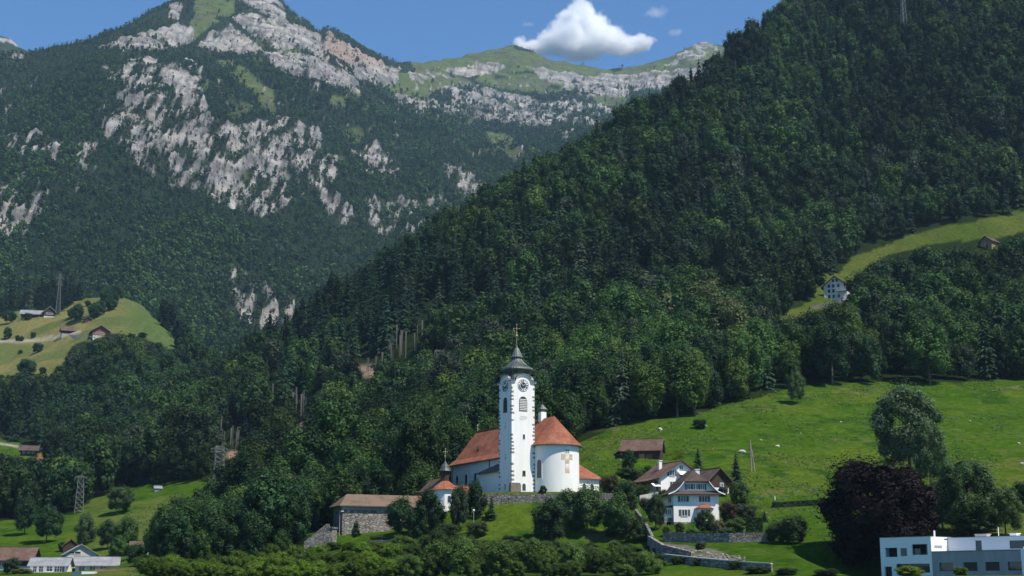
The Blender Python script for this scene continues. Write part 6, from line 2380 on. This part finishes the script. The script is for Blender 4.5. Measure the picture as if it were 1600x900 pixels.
pylon('tall lattice pylon standing behind the dark gabled farmhouse', 90, 492, 428, 7, 2, [(.9, 12), (.75, 10)], .30, 900)
pylon('lattice pylon on the small meadow beside the lone spreading tree', 123, 802, 744, 13, 8, [(.97, 20), (.55, 14)], .13)
pylon('broad two-legged pylon in the wood beside the pale scree patch', 341, 752, 697, 16, 12, [(.92, 28), (.84, 22)], .2, 420)
pylon('square lattice pylon rising from the wood behind the church tower', 686, 597, 547, 15, 12, [(.95, 18), (.6, 16)], .17, 480, 4)
pylon('thin pylon high in the wooded hillside near the top edge', 1413, 48, -6, 9, 4, [(.9, 14)], .3, 700)


def pole(name, label, pxb, pyb, pyt, r_, m, cat, head=None, ymin=200., extra=None, group=None):
    w = hit(pxb, pyb, ymin)
    h = P(pxb, pyt, w.y).z - w.z
    t = thing(name, w, 0, label, cat, group)
    q_ = MB()
    q_.tube((0, 0, -.6), (0, 0, h), r_, r_ * .7, 6)
    q_.build('pole', m, t)
    if head == 'lamp':
        q_ = MB()
        q_.tube((0, 0, h - .05), (.5, -.2, h + .1), r_ * .7, n=5)
        q_.build('arm', m, t)
        q_ = MB()
        q_.box(.3, .95, -.4, -.05, h + .08, h + .26)
        q_.build('lamp_head', M['white_paint'], t)
    if head == 'globe':
        q_ = MB()
        q_.ball((0, 0, h + .2), .26)
        q_.build('lamp_globe', M['white_paint'], t)
    if head == 'cross':
        q_ = MB()
        q_.box(-1.0, 1.0, -.08, .08, h - .7, h - .55)
        q_.build('crossarm', M['wood_dark'], t)
        q_ = MB()
        q_.tube((1.0, .2, -.6), (.05, 0, h - 1.2), r_ * .9, r_ * .7, 6)
        q_.build('strut', m, t)
    return t


pole('utility_pole', 'braced wooden utility pole standing on the main meadow', 1174, 737, 687, .2, M['bark_pale'], 'pole', 'cross')
pole('flag_pole', 'thin pale pole rising behind the yellow-green hedge', 428, 846, 803, .11, M['steel'], 'pole')
pole('street_lamp', 'grey street lamp at the corner of the long stone building', 530, 838, 800, .09, M['steel'], 'lamp', 'lamp')
pole('street_lamp', 'small street lamp between the yews under the church terrace', 740, 832, 799, .08, M['steel'], 'lamp', 'globe')
pole('street_lamp', 'twin-globed garden lamp beside the villa steps', 1024, 826, 797, .07, M['steel'], 'lamp', 'globe')
pole('marker_post', 'small white marker post above the long clipped hedge', 1211, 784, 775, .12, M['white_paint'], 'post')
# small round pale awning dome and railing at the foot of the stairs
w = hit(457, 838, 250)
tt_ = thing('garden_pavilion', w, 0, 'pale domed garden pavilion half hidden by shrubs beside the stone stairs', 'pavilion')
q_ = MB()
q_.lathe([(1.9, 1.75), (2.4, 1.6), (2.8, 1.15), (3.05, .5), (3.1, .05)], 14)
q_.build('canopy', M['slate'], tt_)
for i in range(6):
    a = i * math.pi / 3
    q_ = MB()
    q_.tube((1.5 * math.cos(a), 1.5 * math.sin(a), -.6), (1.5 * math.cos(a), 1.5 * math.sin(a), 2.0), .08)
    q_.build('post', M['steel'], tt_)

# ================================================================== air, sky, cloud, light, camera
SUN_AZ, SUN_EL = R(53), R(56)     # measured clockwise ... to the camera's right, behind it
sd = Vector((math.sin(SUN_AZ) * math.cos(SUN_EL), -math.cos(SUN_AZ) * math.cos(SUN_EL), math.sin(SUN_EL)))
sun = bpy.data.lights.new('sun', 'SUN')
sun.energy = 4.6
sun.angle = R(.53)
sun.color = (1.0, .93, .82)
so = bpy.data.objects.new('sun', sun)
COL.objects.link(so)
so.rotation_euler = sd.to_track_quat('Z', 'Y').to_euler()

world = bpy.data.worlds.new('World')
scene.world = world
world.use_nodes = True
nt = world.node_tree
bg = nt.nodes['Background']
sky = nt.nodes.new('ShaderNodeTexSky')
sky.sky_type = 'NISHITA'
sky.sun_disc = False
sky.sun_elevation = SUN_EL
sky.sun_rotation = math.atan2(sd.x, sd.y)
sky.air_density = 1.0
sky.dust_density = .15
sky.ozone_density = 3.5
sky.altitude = 400
wtint = N(nt, 'ShaderNodeMix', data_type='RGBA', blend_type='MULTIPLY')
wtint.inputs['Factor'].default_value = 1
wtint.inputs['B'].default_value = (.56, .88, 1.12, 1)
L(nt, sky.outputs[0], wtint.inputs['A'])
L(nt, wtint.outputs['Result'], bg.inputs['Color'])
bg.inputs['Strength'].default_value = .10

hz_m = bpy.data.materials.new('mountain_air')
hz_m.use_nodes = True
nt = hz_m.node_tree
nt.nodes.remove(nt.nodes['Principled BSDF'])
pv = N(nt, 'ShaderNodeVolumePrincipled')
pv.inputs['Color'].default_value = (.48, .72, .98, 1)
pv.inputs['Density'].default_value = 0.00004
pv.inputs['Anisotropy'].default_value = .1
L(nt, pv.outputs[0], nt.nodes['Material Output'].inputs['Volume'])
hb = MB()
hb.box(-4800, 4800, -220, 6250, -30, 2450)
hz = hb.build('haze', hz_m)
tag(hz, kind='stuff')

# cumulus: a soft-edged volume of overlapping puffs
CY = 8000.0
puffs = [(905, 30, 30, 26), (925, 44, 30, 24), (890, 55, 38, 24), (940, 62, 40, 22), (865, 68, 34, 18), (905, 72, 50, 20), (965, 70, 36, 16), (840, 74, 30, 12), (1000, 66, 26, 12), (812, 66, 13, 12), (935, 46, 18, 15), (820, 76, 20, 9), (990, 75, 24, 10)]
wisps = [(1024, 20, 17, 9), (1246, 5, 18, 8), (1054, 50, 13, 5), (826, 38, 9, 4)]


def cloud(name, label, blobs, dens, namp):
    ps = []
    for a, b, rx_, ry_ in blobs:
        c = P(a, b, CY)
        rxm = (P(a + rx_, b, CY) - c).length
        rym = (P(a, b - ry_, CY) - c).length
        ps.append((c, rxm, rym))
    lo = Vector([min(c[i] - (rx_ if i < 2 else ry_) * 1.35 for c, rx_, ry_ in ps) for i in range(3)])
    hi = Vector([max(c[i] + (rx_ if i < 2 else ry_) * 1.35 for c, rx_, ry_ in ps) for i in range(3)])
    m = bpy.data.materials.new(name + '_vapour')
    m.use_nodes = True
    nt = m.node_tree
    nt.nodes.remove(nt.nodes['Principled BSDF'])
    ge = N(nt, 'ShaderNodeNewGeometry')
    best = None
    for c, rx_, ry_ in ps:
        su = N(nt, 'ShaderNodeVectorMath', operation='SUBTRACT')
        su.inputs[1].default_value = c
        L(nt, ge.outputs['Position'], su.inputs[0])
        di = N(nt, 'ShaderNodeVectorMath', operation='DIVIDE')
        di.inputs[1].default_value = (rx_, (rx_ + ry_) * .5, ry_)
        L(nt, su.outputs[0], di.inputs[0])
        le = N(nt, 'ShaderNodeVectorMath', operation='LENGTH')
        L(nt, di.outputs[0], le.inputs[0])
        if best is None:
            best = le.outputs['Value']
        else:
            mn = N(nt, 'ShaderNodeMath', operation='SMOOTH_MIN')
            mn.inputs[2].default_value = .25
            L(nt, best, mn.inputs[0])
            L(nt, le.outputs['Value'], mn.inputs[1])
            best = mn.outputs[0]
    nz = N(nt, 'ShaderNodeTexNoise', Scale=.0125, Detail=8, Roughness=.62)
    L(nt, ge.outputs['Position'], nz.inputs['Vector'])
    ma = N(nt, 'ShaderNodeMath', operation='MULTIPLY_ADD')
    ma.inputs[1].default_value = namp
    ma.inputs[2].default_value = -namp * .5
    L(nt, nz.outputs['Fac'], ma.inputs[0])
    ad = N(nt, 'ShaderNodeMath', operation='ADD')
    L(nt, best, ad.inputs[0])
    L(nt, ma.outputs[0], ad.inputs[1])
    mr = N(nt, 'ShaderNodeMapRange')
    mr.inputs['From Min'].default_value = 1.02
    mr.inputs['From Max'].default_value = .30
    mr.inputs['To Min'].default_value = 0
    mr.inputs['To Max'].default_value = dens
    L(nt, ad.outputs[0], mr.inputs['Value'])
    pv = N(nt, 'ShaderNodeVolumePrincipled')
    pv.inputs['Color'].default_value = (1, 1, 1, 1)
    pv.inputs['Anisotropy'].default_value = 0.0
    L(nt, mr.outputs['Result'], pv.inputs['Density'])
    L(nt, pv.outputs[0], nt.nodes['Material Output'].inputs['Volume'])
    b = MB()
    b.box(lo.x, hi.x, lo.y, hi.y, lo.z, hi.z)
    o_ = b.build(name, m)
    tag(o_, label, 'cloud', kind='stuff')


cloud('cloud', 'white puffy cumulus cloud above the saddle of the far ridge', puffs, .055, 1.9)
for q_ in wisps:
    cloud('cloud', 'thin white wisp of cloud in the blue sky', [q_], .008, 3.4)

cam = bpy.data.cameras.new('camera')
cam.sensor_width = 36
cam.lens = 36 * F / 1600
cam.clip_end = 30000
cam.clip_start = .5
co = bpy.data.objects.new('camera', cam)
COL.objects.link(co)
co.location = (0, 0, CAMZ)
co.rotation_euler = (R(90) + PITCH, 0, 0)
scene.camera = co

scene.view_settings.view_transform = 'Standard'
scene.view_settings.look = 'None'
scene.view_settings.exposure = 0.40
scene.view_settings.gamma = 1
scene.cycles.max_bounces = 64
scene.cycles.diffuse_bounces = 3
scene.cycles.glossy_bounces = 2
scene.cycles.transmission_bounces = 4
scene.cycles.volume_bounces = 64
scene.cycles.transparent_max_bounces = 8
scene.cycles.use_adaptive_sampling = True
scene.cycles.adaptive_threshold = .01
scene.cycles.use_denoising = True
scene.cycles.volume_step_rate = .25
scene.cycles.volume_max_steps = 256
